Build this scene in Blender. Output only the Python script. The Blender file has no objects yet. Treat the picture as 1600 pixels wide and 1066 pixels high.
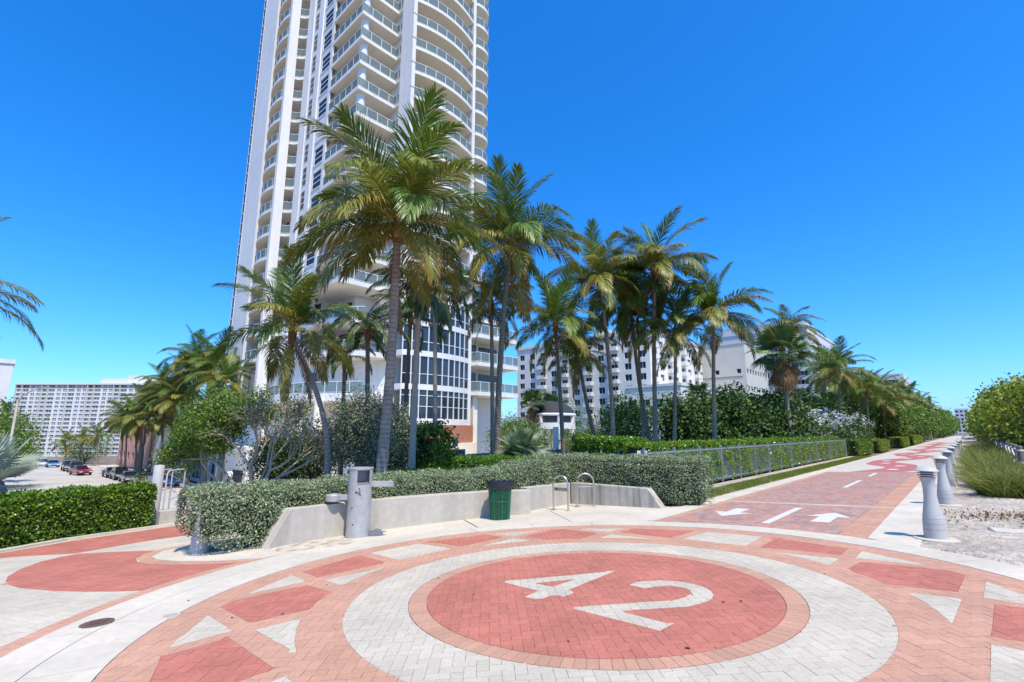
import bpy, math, random
import numpy as np
from mathutils import Vector, Matrix, Quaternion

random.seed(7)
RNG = np.random.default_rng(11)
R = math.radians
SC = bpy.context.scene
COL = SC.collection

# ------------------------------------------------------------------ camera, sky, sun, exposure
PITCH, YAW = R(10.583), R(42.562)
cam = bpy.data.cameras.new('camera')
cam.sensor_width = 36.0
cam.lens = 36.0 * 760.0 / 1600.0
cam.clip_start, cam.clip_end = 0.05, 6000
camo = bpy.data.objects.new('camera', cam)
camo.location = (0, 0, 1.7)
camo.rotation_euler = (R(90) + PITCH, 0, YAW)
COL.objects.link(camo)
SC.camera = camo

SUN_EL, SUN_AZ = R(62), R(110.8)          # azimuth clockwise from north (+Y)
world = bpy.data.worlds.new('World')
SC.world = world
world.use_nodes = True
wn, wl = world.node_tree.nodes, world.node_tree.links
wn.clear()
wout = wn.new('ShaderNodeOutputWorld')
wbg = wn.new('ShaderNodeBackground')
sky = wn.new('ShaderNodeTexSky')
sky.sky_type = 'NISHITA'
sky.sun_disc = False
sky.sun_elevation = SUN_EL
sky.sun_rotation = SUN_AZ
sky.altitude = 0
sky.air_density = 1.0
sky.dust_density = 1.0
sky.ozone_density = 6.0
hsv = wn.new('ShaderNodeHueSaturation')
hsv.inputs['Saturation'].default_value = 1.15
hsv.inputs['Value'].default_value = 1.06
wtint = wn.new('ShaderNodeMix'); wtint.data_type = 'RGBA'; wtint.blend_type = 'MULTIPLY'
wtint.inputs[0].default_value = 1.0; wtint.inputs[7].default_value = (0.70, 0.96, 1.28, 1)
wl.new(sky.outputs['Color'], wtint.inputs[6])
wl.new(wtint.outputs[2], hsv.inputs['Color'])
wl.new(hsv.outputs['Color'], wbg.inputs['Color'])
wbg.inputs['Strength'].default_value = 0.15
wl.new(wbg.outputs['Background'], wout.inputs['Surface'])

sun = bpy.data.lights.new('sun', 'SUN')
sun.energy = 3.9
sun.angle = R(0.53)
sun.color = (1.0, 0.89, 0.70)
suno = bpy.data.objects.new('sun', sun)
COL.objects.link(suno)
suno.location = (40, -20, 60)
sdir = Vector((math.sin(SUN_AZ) * math.cos(SUN_EL), math.cos(SUN_AZ) * math.cos(SUN_EL), math.sin(SUN_EL)))
suno.rotation_euler = (-sdir).to_track_quat('-Z', 'Y').to_euler()

SC.view_settings.view_transform = 'Standard'
SC.view_settings.look = 'None'
SC.view_settings.gamma = 1.0
SC.view_settings.exposure = 0.52
SC.view_settings.use_curve_mapping = False
SC.cycles.max_bounces = 7
SC.cycles.diffuse_bounces = 4
SC.cycles.glossy_bounces = 3
SC.cycles.transmission_bounces = 6
SC.cycles.transparent_max_bounces = 8
SC.cycles.caustics_reflective = False
SC.cycles.caustics_refractive = False

# ------------------------------------------------------------------ terrain height (falls to the street in the west)
def gz(e):
    if e > -12: return 0.05 * min(e, 9.0)
    if e > -75: return -0.6 + 0.07 * (e + 12)
    if e > -130: return -5.01
    return -5.01 + 0.03 * (max(e, -440) + 130)

# ------------------------------------------------------------------ materials
MATS = {}
def mat(name, col, rough=0.7, metal=0.0, noise=None, bump=None, spec=0.4, trans=0.0, tint=False, orand=0.0,
        streak=None, rings=None, alpha=None, emit=None, coat=0.0, speck=None, big=None):
    if name in MATS: return MATS[name]
    m = bpy.data.materials.new(name)
    m.use_nodes = True
    nt = m.node_tree; n = nt.nodes; l = nt.links
    b = n['Principled BSDF']; out = n['Material Output']
    b.inputs['Roughness'].default_value = rough
    b.inputs['Metallic'].default_value = metal
    b.inputs['Specular IOR Level'].default_value = spec
    if coat: b.inputs['Coat Weight'].default_value = coat
    rgb = n.new('ShaderNodeRGB'); rgb.outputs[0].default_value = (*col, 1)
    cur = rgb.outputs[0]
    geo = n.new('ShaderNodeNewGeometry')
    def mul(cur, fac_socket):
        x = n.new('ShaderNodeMix'); x.data_type = 'RGBA'; x.blend_type = 'MULTIPLY'
        x.inputs[0].default_value = 1.0
        l.new(cur, x.inputs[6]); l.new(fac_socket, x.inputs[7])
        return x.outputs[2]
    def ramp(sock, lo, hi, a=0.3, c=0.7):
        r = n.new('ShaderNodeMapRange')
        r.inputs['From Min'].default_value = a; r.inputs['From Max'].default_value = c
        r.inputs['To Min'].default_value = lo; r.inputs['To Max'].default_value = hi
        l.new(sock, r.inputs['Value'])
        return r.outputs['Result']
    for nz in ([noise] if noise else []) + ([big] if big else []):
        t = n.new('ShaderNodeTexNoise'); t.inputs['Scale'].default_value = nz[0]; t.inputs['Detail'].default_value = 4
        l.new(geo.outputs['Position'], t.inputs['Vector'])
        cur = mul(cur, ramp(t.outputs['Fac'], 1 - nz[1], 1 + nz[1]))
    if speck:
        t = n.new('ShaderNodeTexVoronoi'); t.inputs['Scale'].default_value = speck[0]
        l.new(geo.outputs['Position'], t.inputs['Vector'])
        sx = n.new('ShaderNodeSeparateColor'); l.new(t.outputs['Color'], sx.inputs[0])
        cur = mul(cur, ramp(sx.outputs[0], 1 - speck[1], 1 + speck[1], 0, 1))
    if streak:   # vertical run-off stains
        mp = n.new('ShaderNodeMapping'); mp.inputs['Scale'].default_value = (streak[0], streak[0], streak[0] * 0.06)
        l.new(geo.outputs['Position'], mp.inputs['Vector'])
        t = n.new('ShaderNodeTexNoise'); t.inputs['Scale'].default_value = 1.0; t.inputs['Detail'].default_value = 5
        l.new(mp.outputs[0], t.inputs['Vector'])
        cur = mul(cur, ramp(t.outputs['Fac'], 1 - streak[1], 1.0, 0.33, 0.55))
    if rings:    # leaf-scar rings round a trunk
        sxyz = n.new('ShaderNodeSeparateXYZ'); l.new(geo.outputs['Position'], sxyz.inputs[0])
        tn = n.new('ShaderNodeTexNoise'); tn.inputs['Scale'].default_value = 2.2; l.new(geo.outputs['Position'], tn.inputs['Vector'])
        ad = n.new('ShaderNodeMath'); ad.operation = 'MULTIPLY_ADD'; l.new(tn.outputs['Fac'], ad.inputs[0]); ad.inputs[1].default_value = .22; l.new(sxyz.outputs[2], ad.inputs[2])
        ml = n.new('ShaderNodeMath'); ml.operation = 'MULTIPLY'; l.new(ad.outputs[0], ml.inputs[0]); ml.inputs[1].default_value = rings[0]
        fr = n.new('ShaderNodeMath'); fr.operation = 'FRACT'; l.new(ml.outputs[0], fr.inputs[0])
        cur = mul(cur, ramp(fr.outputs[0], 1 - rings[1], 1 + rings[1] * .4, 0, .5))
    if tint:
        a = n.new('ShaderNodeAttribute'); a.attribute_name = 'tint'
        cur = mul(cur, a.outputs['Color'])
    if orand:
        oi = n.new('ShaderNodeObjectInfo')
        cur = mul(cur, ramp(oi.outputs['Random'], 1 - orand, 1 + orand, 0, 1))
    l.new(cur, b.inputs['Base Color'])
    if bump:
        t = n.new('ShaderNodeTexNoise'); t.inputs['Scale'].default_value = bump[0]; t.inputs['Detail'].default_value = 6
        l.new(geo.outputs['Position'], t.inputs['Vector'])
        bp = n.new('ShaderNodeBump'); bp.inputs['Strength'].default_value = bump[1]; bp.inputs['Distance'].default_value = bump[2] if len(bump) > 2 else 0.02
        l.new(t.outputs['Fac'], bp.inputs['Height']); l.new(bp.outputs[0], b.inputs['Normal'])
    if trans:
        tr = n.new('ShaderNodeBsdfTranslucent'); l.new(cur, tr.inputs['Color'])
        mx = n.new('ShaderNodeMixShader'); mx.inputs[0].default_value = trans
        l.new(b.outputs[0], mx.inputs[1]); l.new(tr.outputs[0], mx.inputs[2]); l.new(mx.outputs[0], out.inputs['Surface'])
    if alpha is not None:
        tp = n.new('ShaderNodeBsdfTransparent'); tp.inputs['Color'].default_value = (*col, 1)
        mx = n.new('ShaderNodeMixShader'); mx.inputs[0].default_value = alpha
        l.new(tp.outputs[0], mx.inputs[1]); l.new(b.outputs[0], mx.inputs[2]); l.new(mx.outputs[0], out.inputs['Surface'])
    if emit:
        b.inputs['Emission Color'].default_value = (*emit[0], 1); b.inputs['Emission Strength'].default_value = emit[1]
    MATS[name] = m
    return m

# ------------------------------------------------------------------ mesh builder
class MB:
    def __init__(s): s.v = []; s.f = []; s.m = []
    def add(s, vs, fs, mi=0):
        o = len(s.v); s.v += [tuple(p) for p in vs]
        for f in fs: s.f.append(tuple(i + o for i in f)); s.m.append(mi)
        return s
    def box(s, x0, x1, y0, y1, z0, z1, mi=0):
        return s.add([(x0,y0,z0),(x1,y0,z0),(x1,y1,z0),(x0,y1,z0),(x0,y0,z1),(x1,y0,z1),(x1,y1,z1),(x0,y1,z1)],
              [(0,3,2,1),(4,5,6,7),(0,1,5,4),(1,2,6,5),(2,3,7,6),(3,0,4,7)], mi)
    def prism(s, poly, z0, z1, mi=0, zf=None):
        """poly counter-clockwise in plan; zf(x,y) lifts the outline onto the terrain"""
        n = len(poly); zf = zf or (lambda x, y: 0.0)
        if sum(poly[i][0] * poly[(i+1) % n][1] - poly[(i+1) % n][0] * poly[i][1] for i in range(n)) < 0: poly = poly[::-1]
        vs = [(x, y, z0 + zf(x, y)) for x, y in poly] + [(x, y, z1 + zf(x, y)) for x, y in poly]
        fs = [tuple(range(n - 1, -1, -1)), tuple(range(n, 2 * n))] + [(i, (i+1) % n, (i+1) % n + n, i + n) for i in range(n)]
        return s.add(vs, fs, mi)
    def tube(s, path, rad, n=8, mi=0, caps=True):
        path = [Vector(p) for p in path]; k = len(path)
        if not hasattr(rad, '__len__'): rad = [rad] * k
        vs = []; ref = Vector((0, 0, 1))
        for i, p in enumerate(path):
            d = (path[min(i+1, k-1)] - path[max(i-1, 0)]).normalized()
            rf = ref if abs(d.dot(ref)) < 0.95 else Vector((1, 0, 0))
            a = d.cross(rf).normalized(); b = d.cross(a).normalized()
            if i and abs(d.dot(ref)) >= 0.95: pass
            for j in range(n):
                t = 2 * math.pi * j / n
                vs.append(p + a * (rad[i] * math.cos(t)) + b * (rad[i] * math.sin(t)))
        fs = []
        for i in range(k - 1):
            for j in range(n):
                fs.append((i*n + j, i*n + (j+1) % n, (i+1)*n + (j+1) % n, (i+1)*n + j))
        if caps: fs.append(tuple(range(n))); fs.append(tuple(range((k-1)*n + n - 1, (k-1)*n - 1, -1)))
        return s.add(vs, fs, mi)
    def lathe(s, prof, n=20, c=(0, 0, 0), mi=0):
        vs = []; fs = []
        for r, z in prof:
            for j in range(n):
                t = 2 * math.pi * j / n
                vs.append((c[0] + r * math.cos(t), c[1] + r * math.sin(t), c[2] + z))
        for i in range(len(prof) - 1):
            for j in range(n):
                fs.append((i*n + j, i*n + (j+1) % n, (i+1)*n + (j+1) % n, (i+1)*n + j))
        fs.append(tuple(range(n - 1, -1, -1))); k = len(prof) - 1
        fs.append(tuple(range(k*n, k*n + n)))
        return s.add(vs, fs, mi)
    def mesh(s, name, mats):
        me = bpy.data.meshes.new(name)
        me.from_pydata(s.v, [], s.f)
        for m in (mats if isinstance(mats, (list, tuple)) else [mats]): me.materials.append(m)
        me.polygons.foreach_set('material_index', s.m)
        me.update()
        return me
    def build(s, name, mats, parent=None, loc=None, smooth=False, rz=0.0):
        me = s.mesh(name, mats)
        if smooth: smooth_mesh(me)
        return link(name, me, parent, loc, rz)

def smooth_mesh(me, ang=40):
    me.polygons.foreach_set('use_smooth', [True] * len(me.polygons))
    try: me.set_sharp_from_angle(angle=R(ang))
    except Exception: pass

def link(name, data, parent=None, loc=None, rz=0.0):
    o = bpy.data.objects.new(name, data)
    COL.objects.link(o)
    if parent is not None: o.parent = parent
    if loc is not None: o.location = loc
    if rz: o.rotation_euler = (0, 0, rz)
    return o
def tag(o, label=None, cat=None, group=None, kind=None):
    if label: o['label'] = label
    if cat: o['category'] = cat
    if group: o['group'] = group
    if kind: o['kind'] = kind
    return o
def thing(name, loc, label, cat, group=None, rz=0.0):
    return tag(link(name, None, None, loc, rz), label, cat, group)
def np_mesh(name, V, F, mats, mi=None, tint=None):
    """V (n,3), F (m,k) index array"""
    me = bpy.data.meshes.new(name)
    F = np.asarray(F, dtype=np.int32); k = F.shape[1]; m = len(F)
    me.vertices.add(len(V)); me.vertices.foreach_set('co', np.asarray(V, dtype=np.float32).ravel())
    me.loops.add(m * k); me.loops.foreach_set('vertex_index', F.ravel())
    me.polygons.add(m); me.polygons.foreach_set('loop_start', np.arange(0, m * k, k, dtype=np.int32))
    for x in (mats if isinstance(mats, (list, tuple)) else [mats]): me.materials.append(x)
    if mi is not None: me.polygons.foreach_set('material_index', np.asarray(mi, dtype=np.int32))
    if tint is not None:
        a = me.attributes.new('tint', 'FLOAT_COLOR', 'POINT')
        t = np.ones((len(V), 4), dtype=np.float32); t[:, :3] = tint if tint.ndim == 2 else tint[:, None]
        a.data.foreach_set('color', t.ravel())
    me.update(calc_edges=True); me.validate()
    return me
def set_tint(me, vals):
    a = me.attributes.new('tint', 'FLOAT_COLOR', 'POINT')
    t = np.ones((len(vals), 4), dtype=np.float32); t[:, :3] = np.asarray(vals, dtype=np.float32)[:, None] if np.ndim(vals) == 1 else vals
    a.data.foreach_set('color', t.ravel())

# camera axes, only used to rank pieces by how large they show
_f = Vector((-math.sin(YAW) * math.cos(PITCH), math.cos(YAW) * math.cos(PITCH), math.sin(PITCH)))
_r = Vector((math.cos(YAW), math.sin(YAW), 0)); _u = _r.cross(_f)
def shows(x, y, z, margin=1.0):
    v = Vector((x, y, z - 1.7)); d = v.dot(_f)
    if d < 0.3: return None
    a, b = v.dot(_r) / d * 760, v.dot(_u) / d * 760
    return d if abs(a) < 800 * margin and abs(b) < 533 * margin else None

# ------------------------------------------------------------------ leaves
def leaf_mesh(name, P, Nn, size, mats, aspect=0.5, fold=0.25, rng=RNG, mi=None, tvar=0.25, droop=0.0):
    """P leaf base points, Nn outward directions, size array; one folded diamond leaf each"""
    n = len(P)
    Nn = Nn / (np.linalg.norm(Nn, axis=1)[:, None] + 1e-9)
    d = Nn * 0.5 + rng.normal(0, 0.85, (n, 3)); d[:, 2] -= droop
    d /= np.linalg.norm(d, axis=1)[:, None] + 1e-9
    a = np.cross(Nn + rng.normal(0, .55, (n, 3)), d)
    a /= np.linalg.norm(a, axis=1)[:, None] + 1e-9
    u = np.cross(d, a)
    L = size[:, None]; W = L * aspect
    V = np.empty((n, 4, 3), dtype=np.float32)
    V[:, 0] = P; V[:, 2] = P + d * L
    V[:, 1] = P + d * L * 0.5 + a * W * 0.5 + u * W * fold
    V[:, 3] = P + d * L * 0.5 - a * W * 0.5 + u * W * fold
    t = np.repeat(1 + rng.uniform(-tvar, tvar, n), 4)
    F = np.arange(n * 4).reshape(n, 4)
    return np_mesh(name, V.reshape(-1, 3), F, mats, None if mi is None else mi, t)
# ================================================================== GROUND AND PAVING
CX, CY = -3.57, 5.41                        # centre of the street medallion
M_soil = mat('soil', (0.20, 0.15, 0.10), 0.95, noise=(1.5, .3), bump=(30, .5), big=(.1, .2))
M_sand = mat('sand', (0.42, 0.365, 0.30), 0.95, noise=(5.0, .22), bump=(14, 1.0, .06), big=(.8, .18), speck=(45, .2))
M_joint = mat('joint_sand', (0.42, 0.35, 0.295), 0.95, noise=(40, .25))
M_red = mat('paver_red', (0.43, 0.15, 0.105), 0.85, noise=(55, .13), bump=(160, .35, .004), tint=True, big=(1.3, .12), speck=(190, .14))
M_peach = mat('paver_peach', (0.475, 0.265, 0.178), 0.85, noise=(55, .10), bump=(160, .35, .004), tint=True, big=(1.2, .10), speck=(190, .10))
M_white = mat('paver_white', (0.49, 0.437, 0.345), 0.85, noise=(40, .07), bump=(160, .35, .004), tint=True, big=(1.1, .11), speck=(190, .07))
M_blend = mat('paver_blend', (0.39, 0.24, 0.19), 0.85, noise=(40, .10), bump=(160, .3, .004), tint=True, big=(.8, .05))
M_conc = mat('pale_concrete', (0.535, 0.484, 0.392), 0.8, noise=(9, .07), bump=(90, .25, .006), big=(.9, .11), speck=(240, .06))
M_concwall = mat('wall_concrete', (0.47, 0.43, 0.365), 0.8, noise=(7, .08), bump=(60, .3, .006), streak=(2.2, .16))
M_paint = mat('road_paint', (0.58, 0.56, 0.53), 0.7, noise=(12, .12))
M_street = mat('street_concrete', (0.44, 0.405, 0.355), 0.9, noise=(4, .08), bump=(60, .3), big=(.25, .12))
M_lawn = mat('lawn', (0.085, 0.13, 0.03), 0.95, noise=(6, .35), bump=(40, .6))

def sheet(name, e0, e1, n0, n1, dz, m, kind='structure'):
    es = sorted({e0, e1} | {e for e in (-440.0, -130.0, -75.0, -12.0, 9.0) if e0 < e < e1})
    mb = MB()
    for a, b in zip(es[:-1], es[1:]):
        mb.add([(a, n0, gz(a) + dz), (b, n0, gz(b) + dz), (b, n1, gz(b) + dz), (a, n1, gz(a) + dz)], [(0, 1, 2, 3)])
    return tag(mb.build(name, m), kind=kind)
sheet('ground', -3000, 3000, -3000, 3000, -0.14, M_soil)
sheet('street', -420, -19.0, -7.0, 17.6, -0.06, M_street)
mb = MB()
for a, b in ((-130, -75), (-75, -24)):
    mb.add([(a, 17.6, gz(a) - .08), (b, 17.6, gz(b) - .08), (b, 17.6, gz(b) + .08), (a, 17.6, gz(a) + .08),
            (b, 20.6, gz(b) + .08), (a, 20.6, gz(a) + .08)], [(0, 1, 2, 3), (3, 2, 4, 5)])
tag(mb.build('sidewalk', M_conc), kind='structure')
sheet('lawn', -70, -8.2, 13.0, 260, -0.10, M_lawn)

sheet('bounce_sheet', -72, -22.5, 20.7, 62, -0.085, M_conc)  # pale sheet added to throw light up onto the tower soffits
# ---- sand beside the promenade: a rippled sheet
xs = np.concatenate([np.linspace(-0.74, 6, 70), np.linspace(6.4, 60, 30)])
ys = np.concatenate([np.linspace(-12, 8, 30), np.linspace(8.15, 24, 110), np.linspace(24.5, 300, 60)])
XX, YY = np.meshgrid(xs, ys)
ZZ = 0.05 * np.minimum(XX, 9) + 0.012 * np.sin(XX * 5.1 + 1.3 * np.sin(YY * 2.3)) * np.sin(YY * 4.3 + XX) + RNG.normal(0, .008, XX.shape) - 0.012
ZZ += 0.03 * np.sin(XX * 1.1 + 2) * np.sin(YY * .8) * np.clip((XX + .4) * 1.2, 0, 1)
rr = np.hypot(XX - CX, YY - CY)
ZZ = np.where(rr < 5.55, 0.05 * XX - 0.09, ZZ)
nx, ny = len(xs), len(ys)
ii = np.arange(ny - 1)[:, None] * nx + np.arange(nx - 1)[None]
Fq = np.stack([ii, ii + 1, ii + nx + 1, ii + nx], -1).reshape(-1, 4)
sand = link('sand', np_mesh('sand', np.stack([XX, YY, ZZ], -1).reshape(-1, 3), Fq, M_sand))
tag(sand, kind='structure'); smooth_mesh(sand.data, 180)

# ---- paving machinery -------------------------------------------------------------
def in_poly(x, y, P):
    c = False; j = len(P) - 1
    for i in range(len(P)):
        xi, yi = P[i]; xj, yj = P[j]
        if (yi > y) != (yj > y) and x < (xj - xi) * (y - yi) / (yj - yi) + xi: c = not c
        j = i
    return c
def split_poly(P, px, py, nx_, ny_):
    a, b = [], []; n = len(P)
    d = [(x - px) * nx_ + (y - py) * ny_ for x, y in P]
    for i in range(n):
        j = (i + 1) % n
        if d[i] <= 0: a.append(P[i])
        if d[i] >= 0: b.append(P[i])
        if d[i] * d[j] < 0:
            t = d[i] / (d[i] - d[j]); q = (P[i][0] + (P[j][0] - P[i][0]) * t, P[i][1] + (P[j][1] - P[i][1]) * t)
            a.append(q); b.append(q)
    return a, b
def area(P):
    return 0.5 * sum(P[i][0] * P[(i+1) % len(P)][1] - P[(i+1) % len(P)][0] * P[i][1] for i in range(len(P)))
def cen(P): return sum(p[0] for p in P) / len(P), sum(p[1] for p in P) / len(P)
def herring(x0, x1, y0, y1, rot, u=0.1):
    c, s = math.cos(rot), math.sin(rot); mx, my = (x0 + x1) / 2, (y0 + y1) / 2
    rad = int(math.hypot(x1 - x0, y1 - y0) / 2 / u) + 3
    for i in range(-rad, rad):
        for j in range(-rad, rad):
            k = (i - j) % 4
            if k == 0: w, h = 2, 1
            elif k == 3: w, h = 1, 2
            else: continue
            q = [((i + a) * u, (j + b) * u) for a, b in ((0, 0), (w, 0), (w, h), (0, h))]
            P = [(mx + c * a - s * b, my + s * a + c * b) for a, b in q]
            gx, gy = cen(P)
            if x0 - .2 < gx < x1 + .2 and y0 - .2 < gy < y1 + .2: yield P
def ring_cells(r0, r1, n):
    for k in range(n):
        a, b = 2 * math.pi * k / n, 2 * math.pi * (k + 1) / n
        yield [(CX + r * math.cos(t), CY + r * math.sin(t)) for r, t in ((r0, a), (r1, a), (r1, b), (r0, b))]
def lay(parent, cells, reg, splits, mats, tints, singles, zoff=0.0, preset=None):
    """cut each paver along the colour boundaries, drop what lies outside (reg < 0); the largest in view become objects"""
    sg = []
    for s in splits:
        if s[0] == 'c': sg.append(s)
        else:
            (x0, y0), (x1, y1) = s[1], s[2]; L = math.hypot(x1 - x0, y1 - y0)
            if L > 1e-6: sg.append(('s', x0, y0, (x1 - x0) / L, (y1 - y0) / L, L))
    out = []
    for P in cells:
        gx, gy = cen(P); ps = [P]
        if preset is None:
            for s in sg:
                if s[0] == 'c':
                    dx, dy = gx - s[1], gy - s[2]; d = math.hypot(dx, dy)
                    if abs(d - s[3]) > .125 or d < 1e-6: continue
                    nx_, ny_ = dx / d, dy / d; px, py = s[1] + nx_ * s[3], s[2] + ny_ * s[3]
                else:
                    t = (gx - s[1]) * s[3] + (gy - s[2]) * s[4]
                    if t < -.12 or t > s[5] + .12: continue
                    nx_, ny_ = -s[4], s[3]
                    if abs((gx - s[1]) * nx_ + (gy - s[2]) * ny_) > .125: continue
                    px, py = s[1], s[2]
                new = []
                for Q in ps:
                    a, b = split_poly(Q, px, py, nx_, ny_)
                    if len(a) > 2 and len(b) > 2 and abs(area(a)) > 3e-4 and abs(area(b)) > 3e-4 and reg(*cen(a)) != reg(*cen(b)): new += [a, b]
                    else: new.append(Q)
                ps = new
        for Q in ps:
            k = preset if preset is not None else reg(*cen(Q))
            if k >= 0: out.append((Q, k))
    ranked = []
    for q, (Q, k) in enumerate(out):
        x, y = cen(Q); d = shows(x, y, gz(x))
        if d and area(Q) > 0.008: ranked.append((d, q))
    ranked.sort(); single = {q for d, q in ranked[:singles]}
    big = MB(); bt = []
    for q, (Q, k) in enumerate(out):
        gx, gy = cen(Q); T = []
        for x, y in Q:
            dx, dy = gx - x, gy - y; L = math.hypot(dx, dy) + 1e-9
            T.append((x + dx / L * .0025, y + dy / L * .0025))
        hh = zoff + random.uniform(-.0012, .0012)
        tt = tints[k]; tv = random.choice(tt) if isinstance(tt, list) else tuple([random.uniform(*tt)] * 3)
        if q in single:
            m1 = MB(); m1.prism(T, -.05 + zoff, hh, 0, lambda x, y: gz(x))
            o = m1.build('paver', mats[k], parent); set_tint(o.data, np.tile(np.array(tv), (len(m1.v), 1)))
        else:
            n0 = len(big.v); n = len(T)
            big.add([(x, y, gz(x) - .03 + zoff) for x, y in T] + [(x, y, gz(x) + hh) for x, y in T],
                    [tuple(range(n, 2 * n))] + [(i, (i+1) % n, (i+1) % n + n, i + n) for i in range(n)], k)
            bt += [tv] * (2 * n)
    if big.v:
        o = tag(big.build('pavers', mats, parent), kind='stuff'); set_tint(o.data, np.array(bt))
    return len(out)

# ---- the medallion plaza -----------------------------------------------------------
def pol(r, a): return (CX + r * math.cos(R(a)), CY + r * math.sin(R(a)))
shapes = []        # (polygon, colour) in the outer ring
for k in range(4):
    base = 90 * k - 1.8
    shapes.append(([pol(4.47, base - 6.5), pol(4.47, base + 6.5), pol(3.53, base + 9), pol(3.53, base - 9)], 2))
    for sgn in (1, -1):
        A = lambda r, a: pol(r, base + sgn * a)
        shapes.append(([A(4.48, 9.5), A(4.47, 24.7), A(3.98, 28.2), A(3.57, 12.4)], 0))
        shapes.append(([A(4.48, 27.3), A(4.48, 40), A(4.0, 31.3)], 2))
        shapes.append(([A(3.37, 16.5), A(3.78, 30.3), A(3.37, 34.0), A(3.37, 28), A(3.37, 22)], 2))
    base += 45
    shapes.append(([pol(4.48, base - 1.5), pol(4.48, base + 1.5), pol(3.88, base + 11), pol(3.36, base + 6), pol(3.36, base), pol(3.36, base - 6), pol(3.88, base - 11)], 0))
FOUR = [(-4.78,4.97),(-3.82,6.25),(-3.81,5.16),(-3.67,5.14),(-3.69,4.91),(-3.84,4.92),(-3.85,4.64),(-4.06,4.64),(-4.08,4.92)]
HOLE = [(-4.34,5.15),(-4.03,5.62),(-4.05,5.16)]
TWO = [(-3.32,5.77),(-3.32,5.89),(-3.22,6.05),(-3.1,6.16),(-2.97,6.22),(-2.84,6.25),(-2.68,6.23),(-2.53,6.17),(-2.42,6.07),(-2.34,5.93),(-2.30,5.77),(-2.32,5.61),(-2.4,5.38),(-2.92,4.84),
       (-2.31,4.78),(-2.33,4.57),(-3.4,4.62),(-3.17,4.9),(-2.62,5.5),(-2.56,5.66),(-2.57,5.87),(-2.62,5.95),(-2.7,6.01),(-2.81,6.02),(-2.93,5.98),(-3.02,5.88),(-3.09,5.73)]
def reg_plaza(x, y):
    d = math.hypot(x - CX, y - CY)
    if d < 2.04:
        if in_poly(x, y, TWO) or (in_poly(x, y, FOUR) and not in_poly(x, y, HOLE)): return 2
        return 0
    if d < 2.25: return -1
    if d < 2.93: return 2
    if d > 4.86: return -1
    for P, c in shapes:
        if in_poly(x, y, P): return c
    return 1
sp = [('c', CX, CY, r) for r in (2.04, 2.25, 2.93, 4.86)]
for P in [s[0] for s in shapes] + [FOUR, HOLE, TWO]:
    sp += [('s', P[i], P[(i + 1) % len(P)]) for i in range(len(P))]
TI = [(.91, 1.07), (.93, 1.06), (.94, 1.05)]
mb = MB(); mb.prism([pol(5.0, a) for a in range(0, 360, 6)], -.08, -.013, 0, lambda x, y: gz(x))
plaza = tag(mb.build('plaza', M_joint), kind='structure')
lay(plaza, list(herring(CX - 4.9, CX + 4.9, CY - 4.9, CY + 4.9, R(45))), reg_plaza, sp, [M_red, M_peach, M_white], TI, 285)
mb = MB(); tl = []
for P in ring_cells(2.043, 2.247, 134):
    gx, gy = cen(P); T = [(x + (gx - x) * .035, y + (gy - y) * .035) for x, y in P]
    mb.add([(x, y, gz(x) - .03) for x, y in T] + [(x, y, gz(x) + .0005) for x, y in T], [(4, 5, 6, 7)] + [(i, (i+1) % 4, (i+1) % 4 + 4, i + 4) for i in range(4)])
    tl += [random.uniform(.9, 1.06)] * 8
o = tag(mb.build('paver_course', M_peach, plaza), kind='stuff'); set_tint(o.data, np.array(tl))

# ---- concrete bands round it -------------------------------------------------------
def sector(r0, r1, a0, a1, n=8):
    g = .004
    A = [a0 + (a1 - a0) * i / n for i in range(n + 1)]
    da0, da1 = math.degrees(g / r0), math.degrees(g / r1)
    inner = [pol(r0, a + (da0 if i == 0 else -da0 if i == n else 0)) for i, a in enumerate(A)]
    outer = [pol(r1, a + (da1 if i == 0 else -da1 if i == n else 0)) for i, a in enumerate(A)]
    return outer + inner[::-1]
mb = MB(); mb.prism(sector(4.95, 6.2, 0, 359.9, 60), -.1, -.04, 0, lambda x, y: gz(x))
edge = tag(mb.build('concrete_band', M_joint), kind='structure')
zl = lambda x, y: gz(x)
for k in range(24):
    a = 15 * k + 4
    MB().prism(sector(4.865, 5.44, a, a + 15), -.09, .004, 0, zl).build('slab', M_conc, edge)
for a, b in ((176, 192), (192, 208), (208, 224), (224, 232), (232, 246)):
    MB().prism(sector(5.452, 5.91, a, b), -.09, .003, 0, zl).build('slab', M_conc, edge)
# apron between the ring and the low wall
WALLF = [(-10.1, 4.0), (-10.28, 5.2), (-10.22, 6.1), (-10.05, 7.2), (-9.76, 8.28), (-9.38, 9.35), (-8.75, 10.25)]
ap = [pol(5.452, a) for a in range(176, 150, -4)]
MB().prism([(-10.05, 8.9), (-10.7, 7.2), (-10.7, 5.2), (-10.2, 4.0), (-9.35, 3.72)] + [pol(5.92, 190), pol(5.92, 183), pol(5.92, 176.2)] + ap[:1] + ap[1:], -.09, .001, 0, zl).build('slab', M_conc, edge)
P2 = [pol(5.452, a) for a in (151.6, 146, 140, 134, 129)] + [(-8.7, 11.0), (-9.7, 11.2), (-10.04, 8.93)]
MB().prism(P2[::-1], -.09, .0015, 0, zl).build('slab', M_conc, edge)
P3 = [pol(5.452, a) for a in (128.8, 122, 116, 110.5)] + [(-5.98, 11.0), (-5.98, 13.1), (-9.7, 13.1), (-9.7, 11.22), (-8.69, 11.02)]
MB().prism(P3[::-1], -.09, .002, 0, zl).build('slab', M_conc, edge)

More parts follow.
